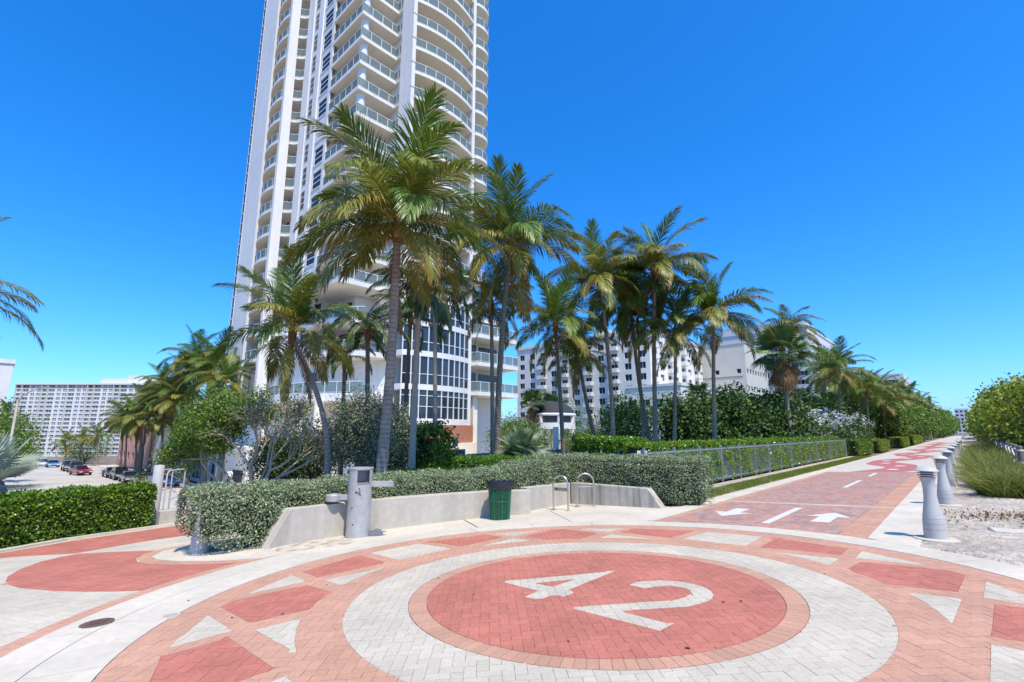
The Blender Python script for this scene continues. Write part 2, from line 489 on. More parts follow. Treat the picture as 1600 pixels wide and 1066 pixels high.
# ---- promenade --------------------------------------------------------------------
mb = MB(); mb.add([(-6.2, 9.5, gz(-6.2) - .013), (-.5, 9.5, gz(-.5) - .013), (-.5, 30, gz(-.5) - .013), (-6.2, 30, gz(-6.2) - .013)], [(0, 1, 2, 3)])
prom = tag(mb.build('promenade', M_joint), kind='structure')
def reg_prom(x, y):
    if math.hypot(x - CX, y - CY) < 5.447 or x < -5.42 or x > -1.47 or y > 29.3: return -1
    if y > 29.05: return 1
    if 14.95 < y < 15.18: return 2
    if x > -1.9 or x < -5.2: return 1
    return 3
sp = [('c', CX, CY, 5.447)] + [('s', (x, 9), (x, 30)) for x in (-5.42, -5.2, -1.9, -1.47)] + [('s', (-6, y), (-1, y)) for y in (14.95, 15.18, 29.05, 29.3)]
BL = [(1.0, .95, .95), (.86, .86, .9), (.72, .82, .92), (1.12, 1.0, .95), (.95, 1.12, 1.2), (1.2, .98, .9), (.8, .95, 1.05), (1.05, .85, .8)]
lay(prom, list(herring(-5.45, -1.45, 9.6, 29.35, 0)), reg_prom, sp, [M_red, M_peach, M_white, M_blend], TI + [BL], 0)
# painted marks
def paint(name, P, parent):
    return MB().prism(P, .0035, .0055, 0, zl).build(name, M_paint, parent)
paint('lane_line', [(-3.39, 11.35), (-3.23, 11.35), (-3.23, 14.2), (-3.39, 14.2)], prom)
for n0 in (20.3, 26.0): paint('lane_line', [(-3.36, n0), (-3.22, n0), (-3.22, n0 + 3.4 - (n0 > 22)), (-3.36, n0 + 3.4 - (n0 > 22))], prom)
paint('arrow', [(-2.62, 12.0), (-2.28, 12.0), (-2.28, 12.85), (-2.02, 12.85), (-2.45, 13.6), (-2.88, 12.85), (-2.62, 12.85)], prom)
paint('arrow', [(-4.25, 13.5), (-4.59, 13.5), (-4.59, 12.75), (-4.85, 12.75), (-4.42, 12.0), (-3.99, 12.75), (-4.25, 12.75)], prom)
# far part: pale pavers with a red wave, drawn by the brick material beyond where pieces show
def brick_mat(name, c1, c2, mortar):
    m = bpy.data.materials.new(name); m.use_nodes = True; n = m.node_tree.nodes; l = m.node_tree.links
    b = n['Principled BSDF']; b.inputs['Roughness'].default_value = .85
    g = n.new('ShaderNodeNewGeometry'); t = n.new('ShaderNodeTexBrick'); l.new(g.outputs['Position'], t.inputs['Vector'])
    t.inputs['Scale'].default_value = 1.0; t.inputs['Brick Width'].default_value = .2; t.inputs['Row Height'].default_value = .1
    t.inputs['Mortar Size'].default_value = .004
    t.inputs['Color1'].default_value = (*c1, 1); t.inputs['Color2'].default_value = (*c2, 1); t.inputs['Mortar'].default_value = (*mortar, 1)
    l.new(t.outputs['Color'], b.inputs['Base Color']); return m
MB_white = brick_mat('far_paver_white', (.54, .505, .44), (.47, .44, .39), (.3, .27, .24))
MB_red = brick_mat('far_paver_red', (.44, .14, .13), (.38, .12, .11), (.26, .15, .13))
mb = MB(); mb.add([(-5.42, 29.3, gz(-5.42)), (-1.47, 29.3, gz(-1.47)), (-1.47, 320, gz(-1.47)), (-5.42, 320, gz(-5.42))], [(0, 1, 2, 3)])
tag(mb.build('promenade_paving', MB_white, prom), kind='stuff')
wave = []
L, Rr = [], []
n = 29.35
while n < 120:
    c = -3.5 + .75 * math.sin((n - 29) * .42); w = .85 + .2 * math.sin((n - 29) * .9 + 1)
    L.append((c - w, n)); Rr.append((c + w, n)); n += .8
mb = MB()
for i in range(len(L) - 1):
    q = [L[i], Rr[i], Rr[i + 1], L[i + 1]]
    mb.add([(x, y, gz(x) + .004) for x, y in q], [(0, 1, 2, 3)])
mb.build('red_wave', MB_red, prom)
for i in range(14):
    n = 31 + i * 3.4; c = -3.5 + .75 * math.sin((n - 29) * .42)
    MB().prism([(c - .25, n), (c + .15, n - .1), (c + .25, n + .7), (c - .15, n + .8)], .004, .008, 0, zl).build('white_mark', M_paint, prom)
# concrete edging both sides
kerb = tag(MB().prism([(-6.3, 10.9), (-6.25, 10.9), (-6.25, 11.0), (-6.3, 11.0)], -.12, -.1, 0, zl).build('promenade_edging', M_conc), kind='structure')
MB().prism([(-5.97, 10.4), (-5.435, 10.75), (-5.435, 13.2), (-5.97, 13.2)], -.09, .006, 0, zl).build('slab', M_conc, kerb)
n = 13.21
while n < 200:
    st = 3.0 if n < 60 else 20
    MB().prism([(-5.97, n), (-5.435, n), (-5.435, n + st - .012), (-5.97, n + st - .012)], -.09, .006, 0, zl).build('slab', M_conc, kerb)
    n += st
MB().prism([(-1.46, 10.5), (-.75, 9.9), (-.75, 12.7), (-1.46, 12.7)], -.09, .006, 0, zl).build('slab', M_conc, kerb)
n = 12.715
while n < 200:
    st = 3.0 if n < 60 else 20
    MB().prism([(-1.46, n), (-.75, n), (-.75, n + st - .015), (-1.46, n + st - .015)], -.09, .006, 0, zl).build('slab', M_conc, kerb)
    n += st

# ---- side walkway to the street ----------------------------------------------------
BLOB = [(-11.17,.65),(-11.61,.69),(-12.28,.87),(-12.96,1.18),(-13.3,1.5),(-13.4,1.75),(-12.96,2.16),(-12.08,2.8),(-11.85,2.52),(-11.42,2.32),(-11.08,2.27),(-10.66,2.37),(-10.25,2.57),(-9.55,3.08),
        (-9.28,3.42),(-9.03,2.94),(-8.83,2.32),(-8.5,1.89),(-8.82,1.61),(-9.17,1.35),(-9.63,1.07),(-10.34,.77),(-10.81,.66)]
RBAND = [(-14.75,.2),(-14.3,1.0),(-13.5,1.72),(-13.9,2.6),(-14.1,3.2),(-14.12,4.2),(-13.9,5.4),(-13.6,7.0),(-17.4,7.0),(-17.15,4.9),(-16.95,3.8),(-16.3,1.9),(-15.5,.74),(-15.0,.1)]
PAD = [(-12.03,3.9),(-12.05,3.33),(-11.95,2.86),(-11.39,2.55),(-10.98,2.53),(-10.44,2.71),(-9.8,3.16),(-9.3,3.75),(-9.9,4.2)]
PADO = [(-12.27,4.2),(-12.27,3.3),(-12.14,2.74),(-11.5,2.33),(-10.95,2.31),(-10.33,2.50),(-9.64,2.98),(-9.15,3.6)]
KERB = [(-14.2,-1.6),(-15.0,-.1),(-15.6,.74),(-16.59,1.92),(-17.21,3.78),(-17.41,4.87),(-17.6,7.0)]
WALK = [(-5.0,-2.5),(-5.5,.2),(-8.6,2.5),(-9.35,3.8),(-10.1,4.4),(-12.27,4.4),(-12.3,7.0),(-17.6,7.0)] + KERB[::-1][1:] + [(-13.6,-2.5)]
def reg_walk(x, y):
    d = math.hypot(x - CX, y - CY)
    if d < 5.915 or not in_poly(x, y, WALK) or in_poly(x, y, PAD): return -1
    if d < 6.12: return 1
    if in_poly(x, y, PADO + [(-9.9, 4.3)]): return 1
    if in_poly(x, y, BLOB): return 0
    if in_poly(x, y, RBAND): return 0
    return 2
sp = [('c', CX, CY, 5.915), ('c', CX, CY, 6.12)]
for P in (BLOB, RBAND, PAD, PADO, KERB): sp += [('s', P[i], P[i + 1]) for i in range(len(P) - 1)]
mb = MB()
for a, b in ((-17.6, -12), (-12, -5)):
    mb.add([(a, -2.5, gz(a) - .013), (b, -2.5, gz(b) - .013), (b, 7 if a < -12 else 4.5, gz(b) - .013), (a, 7 if a < -12 else 4.5, gz(a) - .013)], [(0, 1, 2, 3)])
walk = tag(mb.build('side_walkway', M_joint), kind='structure')
lay(walk, list(herring(-17.7, -5.0, -2.5, 7.0, R(20))), reg_walk, sp, [M_red, M_peach, M_white], TI, 200)
MB().prism(PAD, -.09, .004, 0, zl).build('slab', M_conc, edge)
# kerb strip along the green hedge
mb = MB()
for (x0, y0), (x1, y1) in zip(KERB[:-1], KERB[1:]):
    dx, dy = x1 - x0, y1 - y0; L_ = math.hypot(dx, dy); nx_, ny_ = -dy / L_, dx / L_
    w = .24
    P = [(x0, y0), (x0 + nx_ * w, y0 + ny_ * w), (x1 + nx_ * w, y1 + ny_ * w), (x1, y1)]
    if area(P) < 0: P = P[::-1]
    mb.prism(P, -.12, .05, 0, zl)
tag(mb.build('walkway_kerb', M_conc), kind='structure')

# ---- manhole cover, small access cover, sand slab -----------------------------------
M_rust = mat('rusty_iron', (0.15, 0.095, 0.075), 0.8, metal=.2, noise=(30, .3), bump=(60, .3))
M_steel = mat('galvanised_steel', (0.42, 0.43, 0.44), 0.45, metal=.55, noise=(14, .08), spec=.5)
mh = thing('manhole_cover', (-7.27, 1.2, gz(-7.27) + .004), 'round brown iron manhole cover in the concrete band', 'manhole')
mb = MB(); mb.lathe([(.255, -.01), (.255, .006), (.225, .008), (.222, .004)], 28); mb.build('rim', M_rust, mh)
mb = MB(); mb.lathe([(.22, -.01), (.22, .006)], 28)
for i in range(-4, 5):
    for j in range(-4, 5):
        if i * i + j * j < 17: mb.box(i * .044 - .013, i * .044 + .013, j * .044 - .013, j * .044 + .013, .005, .011)
mb.build('lid', M_rust, mh)
mh.rotation_euler = (0, -math.atan(.05), R(20)); mh.scale = (.6, .6, 1)
ac = thing('access_cover', (-6.87, 1.79, gz(-6.87) + .006), 'small round grey access cover at the edge of the pink pavers', 'cover')
MB().lathe([(.13, -.01), (.13, .003)], 24).build('lid', mat('grey_iron', (.36, .34, .31), .8, noise=(30, .2)), ac); MB().lathe([(.15, -.012), (.15, .0015)], 24).build('rim', M_conc, ac)
ac.rotation_euler = (0, -math.atan(.05), 0); ac.scale = (.6, .6, 1)
sb = thing('utility_box_lid', (.45, 12.5, gz(.45) - .022), 'square pale utility lid lying in the sand', 'lid', rz=R(8))
MB().box(-.33, .33, -.24, .24, -.05, .006).build('lid', M_conc, sb); MB().box(-.36, .36, -.27, .27, -.06, .0).build('frame', M_steel, sb)
# ================================================================== LOW WALLS AND STREET FURNITURE
def offset_line(L, w):
    out = []
    for i in range(len(L)):
        a = L[max(i-1, 0)]; b = L[min(i+1, len(L)-1)]
        dx, dy = b[0] - a[0], b[1] - a[1]; k = math.hypot(dx, dy)
        out.append((L[i][0] - dy / k * w, L[i][1] + dx / k * w))
    return out
def wall_run(mb, front, w, ztop, lean0=0.0, lean1=0.0, z0=-.15):
    """upright wall along a plan line; lean0/lean1 slope its ends (m)"""
    back = offset_line(front, w); n = len(front)
    def tp(L):
        q = list(L)
        if lean0:
            d = Vector((L[1][0]-L[0][0], L[1][1]-L[0][1])).normalized() * lean0; q[0] = (L[0][0] + d.x, L[0][1] + d.y)
        if lean1:
            d = Vector((L[-2][0]-L[-1][0], L[-2][1]-L[-1][1])).normalized() * lean1; q[-1] = (L[-1][0] + d.x, L[-1][1] + d.y)
        return q
    ft, bt = tp(front), tp(back); o = []
    vs = [(x, y, gz(x) + z0) for x, y in front] + [(x, y, gz(x) + z0) for x, y in back] + [(x, y, ztop) for x, y in ft] + [(x, y, ztop) for x, y in bt]
    fs = []
    for i in range(n - 1):
        fs += [(i, i+1, 2*n+i+1, 2*n+i), (n+i+1, n+i, 3*n+i, 3*n+i+1), (2*n+i, 2*n+i+1, 3*n+i+1, 3*n+i), (i+1, i, n+i, n+i+1)]
    fs += [(0, 2*n, 3*n, n), (n-1, 2*n-1, 4*n-1, 3*n-1)]
    mb.add(vs, fs)
def bevel(o, w=.012, seg=2):
    m = o.modifiers.new('bevel', 'BEVEL'); m.width = w; m.segments = seg; m.limit_method = 'ANGLE'; m.angle_limit = R(35)
mb = MB(); wall_run(mb, [(-10.1, 4.0), (-10.22, 4.55), (-10.28, 5.2), (-10.22, 6.1), (-10.05, 7.2), (-9.76, 8.28), (-9.38, 9.35), (-8.75, 10.25)], .28, .17, lean0=.55)
o = mb.build('low_wall', M_concwall); bevel(o)
tag(o, 'long curved low concrete wall behind the drinking fountain, its left end sloping', 'wall')
nook = thing('low_wall', (-9.14, 12.6, gz(-9.14)), 'stained L-shaped low concrete wall around the bicycle racks', 'wall')
mb = MB(); wall_run(mb, [(-9.22, 10.66), (-9.16, 12.62)], .26, .165); a = mb.build('side_wall', M_concwall, nook); bevel(a)
mb = MB(); wall_run(mb, [(-9.15, 12.63), (-6.14, 12.73)], .28, .17, lean1=.5)
M_concst = mat('stained_concrete', (0.44, 0.40, 0.335), 0.8, noise=(6, .1), bump=(60, .3, .006), streak=(4.5, .5))
b_ = mb.build('rear_wall', M_concst, nook); bevel(b_)
for q in (a, b_): q.location = (9.14, -12.6, -gz(-9.14))
mb = MB(); wall_run(mb, [(-17.48, 3.98), (-17.62, 5.0), (-17.7, 6.3)], .25, gz(-17.5) + .42); o = mb.build('kerb_wall', M_concwall); bevel(o)
tag(o, 'short low concrete kerb wall between the two hedges beside the grey post', 'wall')

# ---- drinking fountain with foot wash ----------------------------------------------
M_alu = mat('brushed_aluminium', (0.46, 0.45, 0.43), 0.5, metal=.4, noise=(9, .09), spec=.5, big=(2.5, .08))
M_dark = mat('dark_metal', (0.03, 0.03, 0.035), 0.5, spec=.4)
M_shade = mat('niche_steel', (0.24, 0.235, 0.24), 0.5, metal=.4)
fe, fn = -9.86, 5.86; fz = gz(fe)
fo = thing('drinking_fountain', (fe, fn, fz), 'grey metal column drinking fountain with two side basins, before the curved wall', 'fountain')
def rot2(p, a): return (p[0]*math.cos(a) - p[1]*math.sin(a), p[0]*math.sin(a) + p[1]*math.cos(a))
RA = YAW                                   # its arms lie along the wall, roughly across the view
mb = MB(); n = 40; rc = .25
zz = [0, .45, .46, 1.08, 1.38, 1.40]
niche = range(30, 37)                      # facing the plaza, to the right of the middle
for i in range(len(zz) - 1):
    for j in range(n):
        if i == 3 and j in niche: continue
        a, b = 2*math.pi*j/n + RA, 2*math.pi*(j+1)/n + RA
        q = [(rc*math.cos(a), rc*math.sin(a)), (rc*math.cos(b), rc*math.sin(b))]
        mb.add([(*q[0], zz[i]), (*q[1], zz[i]), (*q[1], zz[i+1]), (*q[0], zz[i+1])], [(0, 1, 2, 3)])
mb.build('column', M_alu, fo)
mb = MB()
na = [2*math.pi*j/n + RA for j in (30, 37)]
po = [(rc*math.cos(a), rc*math.sin(a)) for a in na]; mid = (na[0] + na[1]) / 2
pin = [(p[0] - .16*math.cos(mid), p[1] - .16*math.sin(mid)) for p in po]
v = [(*po[0], 1.08), (*po[1], 1.08), (*pin[1], 1.14), (*pin[0], 1.14), (*po[0], 1.38), (*po[1], 1.38), (*pin[1], 1.38), (*pin[0], 1.38)]
mb.add(v, [(0, 1, 2, 3), (3, 2, 6, 7), (0, 3, 7, 4), (1, 5, 6, 2), (4, 7, 6, 5)]); mb.build('niche', M_shade, fo)
MB().lathe([(.262, 1.40), (.262, 1.425), (.05, 1.44)], 40).build('cap', M_alu, fo)
def arm(name, s, z, L, bowl):
    u = Vector((math.cos(RA), math.sin(RA), 0)) * s; w = Vector((-math.sin(RA), math.cos(RA), 0))
    mb = MB(); pts = []
    for d, t in ((.2, .055), (L, .055)):
        for k in (-1, 1):
            for h in (-.055, .055): pts.append(u*d + w*(k*t) + Vector((0, 0, z + h)))
    mb.add(pts, [(0, 1, 3, 2), (4, 6, 7, 5), (0, 4, 5, 1), (2, 3, 7, 6), (1, 5, 7, 3), (0, 2, 6, 4)])
    o = mb.build(name, M_alu, fo); bevel(o, .006)
    c = u * (L + (.15 if bowl else 0))
    if bowl:
        MB().lathe([(.10, z - .09), (.165, z - .07), (.17, z + .05), (.16, z + .06), (.145, z + .05), (.13, z - .02), (.02, z - .035)], 28, (c.x, c.y, 0)).build('basin', M_alu, o)
    else:
        MB().lathe([(.028, z + .055), (.024, z + .085), (.012, z + .09)], 14, (c.x * .9, c.y * .9, 0)).build('bubbler', M_alu, o)
arm('arm', -1, .80, .42, True)
arm('arm', 1, 1.08, .72, False)
mb = MB()                                  # half-dome guard of the foot wash at the base
for i in range(9):
    a = math.pi * i / 8
mbp = [(.27 + .13 + .13*math.cos(math.pi*i/10), .13*math.sin(math.pi*i/10)) for i in range(11)]
vs = []
for th in (-.06, .06):
    for x, z in mbp:
        e, nn = rot2((x, th), RA); vs.append((e, nn, z + .02))
k = 11
mb.add(vs, [tuple(range(k)), tuple(range(2*k-1, k-1, -1))] + [(i, i+k, i+k+1, i+1) for i in range(k-1)])
mb.build('foot_wash_guard', M_shade, fo)
P = [rot2(p, RA) for p in ((.24, -.09), (.60, -.09), (.60, .09), (.24, .09))]
MB().prism(P, 0, .022).build('foot_plate', M_shade, fo)
mb = MB()                                  # screws, seam and small dark marks on the column
for q, (a, z) in enumerate(((-1.35, 1.0), (-1.3, .94), (-1.36, .9), (-1.25, .88), (-1.5, .93), (-1.62, .93), (-1.9, .62), (-1.75, .28))):
    x, y = .252*math.cos(a + RA), .252*math.sin(a + RA); MB().box(x-.011, x+.011, y-.011, y+.011, z-.011, z+.011).build('screw', M_dark, fo)

# ---- litter bin ---------------------------------------------------------------------
M_green = mat('green_coated_steel', (0.012, 0.17, 0.075), 0.45, spec=.5, noise=(20, .15))
M_bag = mat('black_bin_liner', (0.012, 0.012, 0.014), 0.35, spec=.6, bump=(28, .8, .02))
be, bn = -8.86, 9.2
bt = thing('litter_bin', (be, bn, gz(be)), 'green mesh litter bin with black liner against the curved low wall', 'bin')
def rr_(z): return .245 + .055 * z / .9
mb = MB()
for k in range(44):                        # diagonal mesh strands
    for s in (1, -1):
        pts = []
        for i in range(9):
            z = .04 + .78 * i / 8; a = 2*math.pi*k/44 + s * i * .115
            pts.append((rr_(z)*math.cos(a), rr_(z)*math.sin(a), z))
        mb.tube(pts, .0042, 4, caps=False)
tag(mb.build('mesh_side', M_green, bt), kind='stuff')
for k in range(8):
    a = 2*math.pi*k/8 + .2
    MB().tube([(rr_(0)*1.01*math.cos(a), rr_(0)*1.01*math.sin(a), .01), (rr_(.85)*1.01*math.cos(a), rr_(.85)*1.01*math.sin(a), .85)], .0085, 6).build('rib', M_green, bt)
for z, r in ((.015, .011), (.83, .011), (.45, .006)):
    MB().tube([(rr_(z)*1.015*math.cos(2*math.pi*j/28), rr_(z)*1.015*math.sin(2*math.pi*j/28), z) for j in range(29)], r, 6, caps=False).build('hoop', M_green, bt)
mb = MB()
vs = []; n = 40
prof = [(.9, .05), (.93, .3), (.94, .6), (.955, .80), (1.06, .815), (1.075, .74), (1.09, .75), (1.085, .84), (1.03, .92), (.95, .9), (.88, .7)]
for i, (q, z) in enumerate(prof):
    for j in range(n):
        a = 2*math.pi*j/n; r = rr_(min(z, .9)) * q * (1 + (.025*math.sin(j*2.1) + .018*math.sin(j*3.7 + i)) * (1 if i > 3 else .4))
        vs.append((r*math.cos(a), r*math.sin(a), z + (.014*math.sin(j*1.7) if i > 3 else 0)))
fs = [(i*n + j, i*n + (j+1) % n, (i+1)*n + (j+1) % n, (i+1)*n + j) for i in range(len(prof)-1) for j in range(n)]
mb.add(vs, fs); mb.build('liner', M_bag, bt, smooth=True)
MB().lathe([(.24, .0), (.24, .02)], 24).build('base', M_green, bt)

# ---- bicycle racks ---------------------------------------------------------------------
M_stain = mat('stainless_tube', (0.55, 0.50, 0.44), 0.3, metal=.85, noise=(10, .1))
def bike_rack(p0, p1, h, label, plate):
    c = ((p0[0]+p1[0])/2, (p0[1]+p1[1])/2); t = thing('bike_rack', (*c, gz(c[0])), label, 'bike rack', 'bicycle racks in the wall nook')
    d = Vector((p1[0]-p0[0], p1[1]-p0[1], 0)); w = d.length / 2; d.normalize()
    pts = [d * -w + Vector((0, 0, .0)), d * -w + Vector((0, 0, h * .5)), d * -w + Vector((0, 0, h - w))]
    for i in range(1, 12):
        a = math.pi * (1 - i / 12); pts.append(d * (w * math.cos(a)) + Vector((0, 0, h - w + w * math.sin(a))))
    pts += [d * w + Vector((0, 0, h - w)), d * w + Vector((0, 0, h * .5)), d * w]
    MB().tube(pts, .025, 12).build('hoop', M_stain, t, smooth=True)
    for s in (-1, 1):
        q = d * (w * s); MB().lathe([(.075, .0), (.075, .012), (.03, .014)], 18, (q.x, q.y, .002)).build('base_plate', M_stain, t)
    nrm = Vector((-d.y, d.x, 0))
    zc = h * .60
    if plate:
        v = []
        for a in (-1, 1):
            for b in (-.006, .006):
                for z in (zc - .045, zc + .045): v.append(d * (a * (w - .02)) + nrm * b + Vector((0, 0, z)))
        MB().add(v, [(0, 1, 3, 2), (4, 6, 7, 5), (0, 4, 5, 1), (2, 3, 7, 6), (1, 5, 7, 3), (0, 2, 6, 4)]).build('cross_plate', M_stain, t)
        q = d * (-w * .55) - nrm * .008
        MB().box(q.x - .02, q.x + .02, q.y - .012, q.y + .012, zc - .02, zc + .025).build('sticker', M_dark, t)
    else:
        MB().tube([d * -(w - .02) + Vector((0, 0, zc)), d * (w - .02) + Vector((0, 0, zc))], .012, 8).build('cross_bar', M_stain, t)
bike_rack((-8.73, 11.22), (-8.28, 11.29), .93, 'inverted-U steel bike rack nearer the litter bin, with a dark sticker', True)
bike_rack((-8.55, 12.1), (-8.18, 12.42), .92, 'inverted-U steel bike rack in the wall corner, farther from the bin', False)

# ---- bollard lights along the promenade -------------------------------------------------
M_bol = mat('grey_painted_metal', (0.46, 0.445, 0.42), 0.6, spec=.4, noise=(6, .05), big=(1.2, .06))
M_lens = mat('bollard_lens', (0.12, 0.12, 0.115), 0.3, spec=.6)
bo_parts = None
def bollard(x, y, label, group):
    global bo_parts
    t = thing('bollard', (x, y, gz(x)), label, 'bollard', group)
    if bo_parts is None:
        body = MB().lathe([(.172, 0), (.172, .012), (.158, .02), (.156, .15), (.150, .152), (.150, .16), (.155, .162), (.152, .235), (.146, .237), (.146, .245), (.15, .247), (.145, .315), (.139, .317), (.139, .325), (.142, .327),
              (.126, .42), (.108, .52), (.094, .62), (.085, .72), (.083, .80), (.088, .88), (.102, .95), (.114, .985)], 32).mesh('body', M_bol)
        smooth_mesh(body, 35)
        lens = MB().lathe([(.085, .985), (.085, 1.075)], 24).mesh('lens', M_lens)
        lou = MB(); lou.lathe([(.11, 1.003), (.132, 1.010), (.134, 1.020), (.09, 1.024)], 28); lou.lathe([(.10, 1.042), (.134, 1.048), (.138, 1.058), (.09, 1.062)], 28)
        lou = lou.mesh('louvre', M_bol)
        cap = MB().lathe([(.14, 1.078), (.168, 1.083), (.168, 1.092), (.145, 1.11), (.10, 1.138), (.05, 1.158), (.01, 1.163)], 32).mesh('cap', M_bol); smooth_mesh(cap, 35)
        foot = MB().lathe([(.30, -.02), (.30, .008), (.2, .012)], 28).mesh('base_plate', M_conc)
        bo_parts = dict(body=body, lens=lens, louvre=lou, cap=cap, base_plate=foot)
    for k, me in bo_parts.items(): link(k, me, t)
    return t
G_BOL = 'grey bollard lights along the promenade'
names = ['nearest of the grey capped bollards, at the corner of the plaza', 'second grey capped bollard from the plaza along the sand',
         'third grey capped bollard from the plaza along the sand', 'fourth grey capped bollard from the plaza along the sand',
         'fifth grey capped bollard from the plaza along the sand', 'sixth grey capped bollard from the plaza along the sand',
         'seventh grey capped bollard, far along the sand edge', 'eighth grey capped bollard, far along the sand edge',
         'ninth grey capped bollard, almost lost in the distance', 'tenth and farthest grey capped bollard beside the sea grass']
for i, lb in enumerate(names): bollard(-.58 + .01 * i, 10.95 + 5.2 * i, lb, G_BOL)
bollard(-10.98, 3.2, 'grey bollard swallowed by the left end of the silvery hedge', G_BOL)

# ---- grey post with hoop rails by the street ---------------------------------------------
pe, pn = -18.32, 4.0
gp = thing('steel_post', (pe, pn, gz(pe)), 'thick grey steel post with hoop rail beside the green hedge', 'post')
MB().lathe([(.14, 0), (.14, 1.72), (.125, 1.74)], 28).build('post', M_bol, gp, smooth=True)
for s, off in ((-1, .32), (1, .32)):
    d = Vector((math.cos(YAW), math.sin(YAW), 0)) * (s * .2); w = Vector((-math.sin(YAW), math.cos(YAW), 0))
    MB().tube([d + w*.1, d + w*.1 + Vector((0, 0, 1.45)), d + w*.14 + Vector((0, 0, 1.53)), d + w*.22 + Vector((0, 0, 1.56)), d + w*.85 + Vector((0, 0, 1.56)), d + w*.93 + Vector((0, 0, 1.48)), d + w*.93], .022, 8).build('rail', M_bol, gp, smooth=True)

# ---- picket fence with posts along the promenade ------------------------------------------
M_fence = mat('grey_fence', (0.24, 0.27, 0.30), 0.5, spec=.4, noise=(8, .06))
M_screen = mat('grey_screen', (0.17, 0.19, 0.215), 0.8, noise=(3, .12), big=(.6, .12))
FE = -8.0
fl = thing('picket_fence', (FE, 15.2, gz(FE)), 'long grey picket fence with vines beside the promenade', 'fence')
def fence_part(name, mb, m=M_fence, kind=None):
    o = mb.build(name, m, fl); o.location = (-FE, -15.2, -gz(FE)); return tag(o, kind=kind) if kind else o
z0 = gz(FE)
n = 15.2; k = 0
while n < 52.4:
    fence_part('post', MB().box(FE - .035, FE + .035, n - .035, n + .035, z0, z0 + 1.55)); n += 2.32
for za in (.14, 1.36):
    fence_part('rail', MB().box(FE - .02, FE + .02, 15.2, 52, z0 + za, z0 + za + .045))
mb = MB(); n = 15.3
while n < 52:
    mb.box(FE - .008, FE + .008, n - .007, n + .007, z0 + .06, z0 + 1.46); n += .14
fence_part('pickets', mb, kind='stuff')
fence_part('screen', MB().box(FE - .17, FE - .15, 15.3, 52, z0 + .05, z0 + 1.3), M_screen)
# the rear return of the fence, behind the silvery hedge
fr = thing('picket_fence', (-13, 18, gz(-13)), 'grey picket fence behind the silvery hedge, below the bright hedge', 'fence')
A, B = Vector((-8.05, 15.2)), Vector((-17.3, 23.4))
D_ = (B - A); LL = D_.length; D_.normalize(); Nn_ = Vector((-D_.y, D_.x))
def fseg(mb, t0, t1, w, za, zb, off=0.0):
    P = [A + D_*t0 + Nn_*(off - w), A + D_*t1 + Nn_*(off - w), A + D_*t1 + Nn_*(off + w), A + D_*t0 + Nn_*(off + w)]
    P = [(p.x + 13, p.y - 18) for p in P]
    mb.prism(P, za, zb, 0, lambda x, y: gz(x - 13) - gz(-13))
for i in range(6): mb = MB(); fseg(mb, i*LL/5.05, i*LL/5.05 + .07, .035, 0, 1.5); mb.build('post', M_fence, fr)
for za in (.14, 1.3):
    for i in range(5): mb = MB(); fseg(mb, i*LL/5, (i+1)*LL/5, .018, za, za + .045); mb.build('rail', M_fence, fr)
mb = MB(); t = .1
while t < LL: fseg(mb, t, t + .02, .01, .06, 1.4); t += .125
tag(mb.build('pickets', M_fence, fr), kind='stuff')
# sign on the fence
sg = thing('fence_sign', (-8.25, 15.55, gz(-8.2) + 1.28), 'small white notice with grey emblem on the fence corner', 'sign', rz=YAW)
M_wsign = mat('white_sign', (0.68, 0.69, 0.70), 0.5, spec=.4)
M_gsign = mat('grey_print', (0.18, 0.2, 0.22), 0.6)
MB().box(-.17, .17, -.012, .0, -.2, .2).build('panel', M_wsign, sg)
mb = MB()
mb.box(-.10, -.085, -.016, -.0125, -.07, .07); mb.box(.085, .10, -.016, -.0125, -.07, .07)
mb.box(-.085, .085, -.016, -.0125, .055, .07); mb.box(-.085, .085, -.016, -.0125, -.07, -.055)
for i in range(3): mb.box(-.06 + i*.045, -.035 + i*.045, -.016, -.0125, -.03, .03)
mb.build('print', M_gsign, sg)

# ---- rope fence on the dune ----------------------------------------------------------------
M_wood = mat('weathered_wood', (0.20, 0.17, 0.145), 0.9, streak=(20, .4), bump=(60, .4))
M_rope = mat('white_rope', (0.66, 0.64, 0.58), 0.9, bump=(120, .5))
rp = [(1.25, 24.0), (1.27, 26.6), (1.3, 29.4), (1.33, 32.3), (1.36, 35.4), (1.4, 38.8), (1.42, 42.5), (1.44, 46.5), (1.46, 51), (1.48, 56)]
lab = ['nearest', 'second', 'third', 'fourth', 'fifth', 'sixth', 'seventh', 'eighth', 'ninth', 'tenth']
for i, (x, y) in enumerate(rp):
    zz0 = gz(x); t = thing('rope_fence_post', (x, y, zz0), f'{lab[i]} weathered wooden post of the rope fence on the dune', 'post', 'rope fence posts on the dune')
    MB().lathe([(.085, -.2), (.08, 1.15), (.06, 1.18)], 12).build('post', M_wood, t)
    for hz in (.62, 1.02): MB().lathe([(.092, hz - .03), (.098, hz), (.092, hz + .03)], 12).build('rope_loop', M_rope, t)
for i in range(len(rp) - 1):
    for hz in (.62, 1.02):
        (x0, y0), (x1, y1) = rp[i], rp[i+1]
        pts = [(x0 + (x1-x0)*s/8 - .09, y0 + (y1-y0)*s/8, gz(x0) + hz - .22*(1 - (2*s/8 - 1)**2)) for s in range(9)]
        o = MB().tube(pts, .022, 6).build('rope', M_rope)
        tag(o, f'white {"upper" if hz > .8 else "lower"} rope sagging between the {lab[i]} and {lab[i+1]} posts of the dune fence', 'rope', 'ropes of the dune fence')

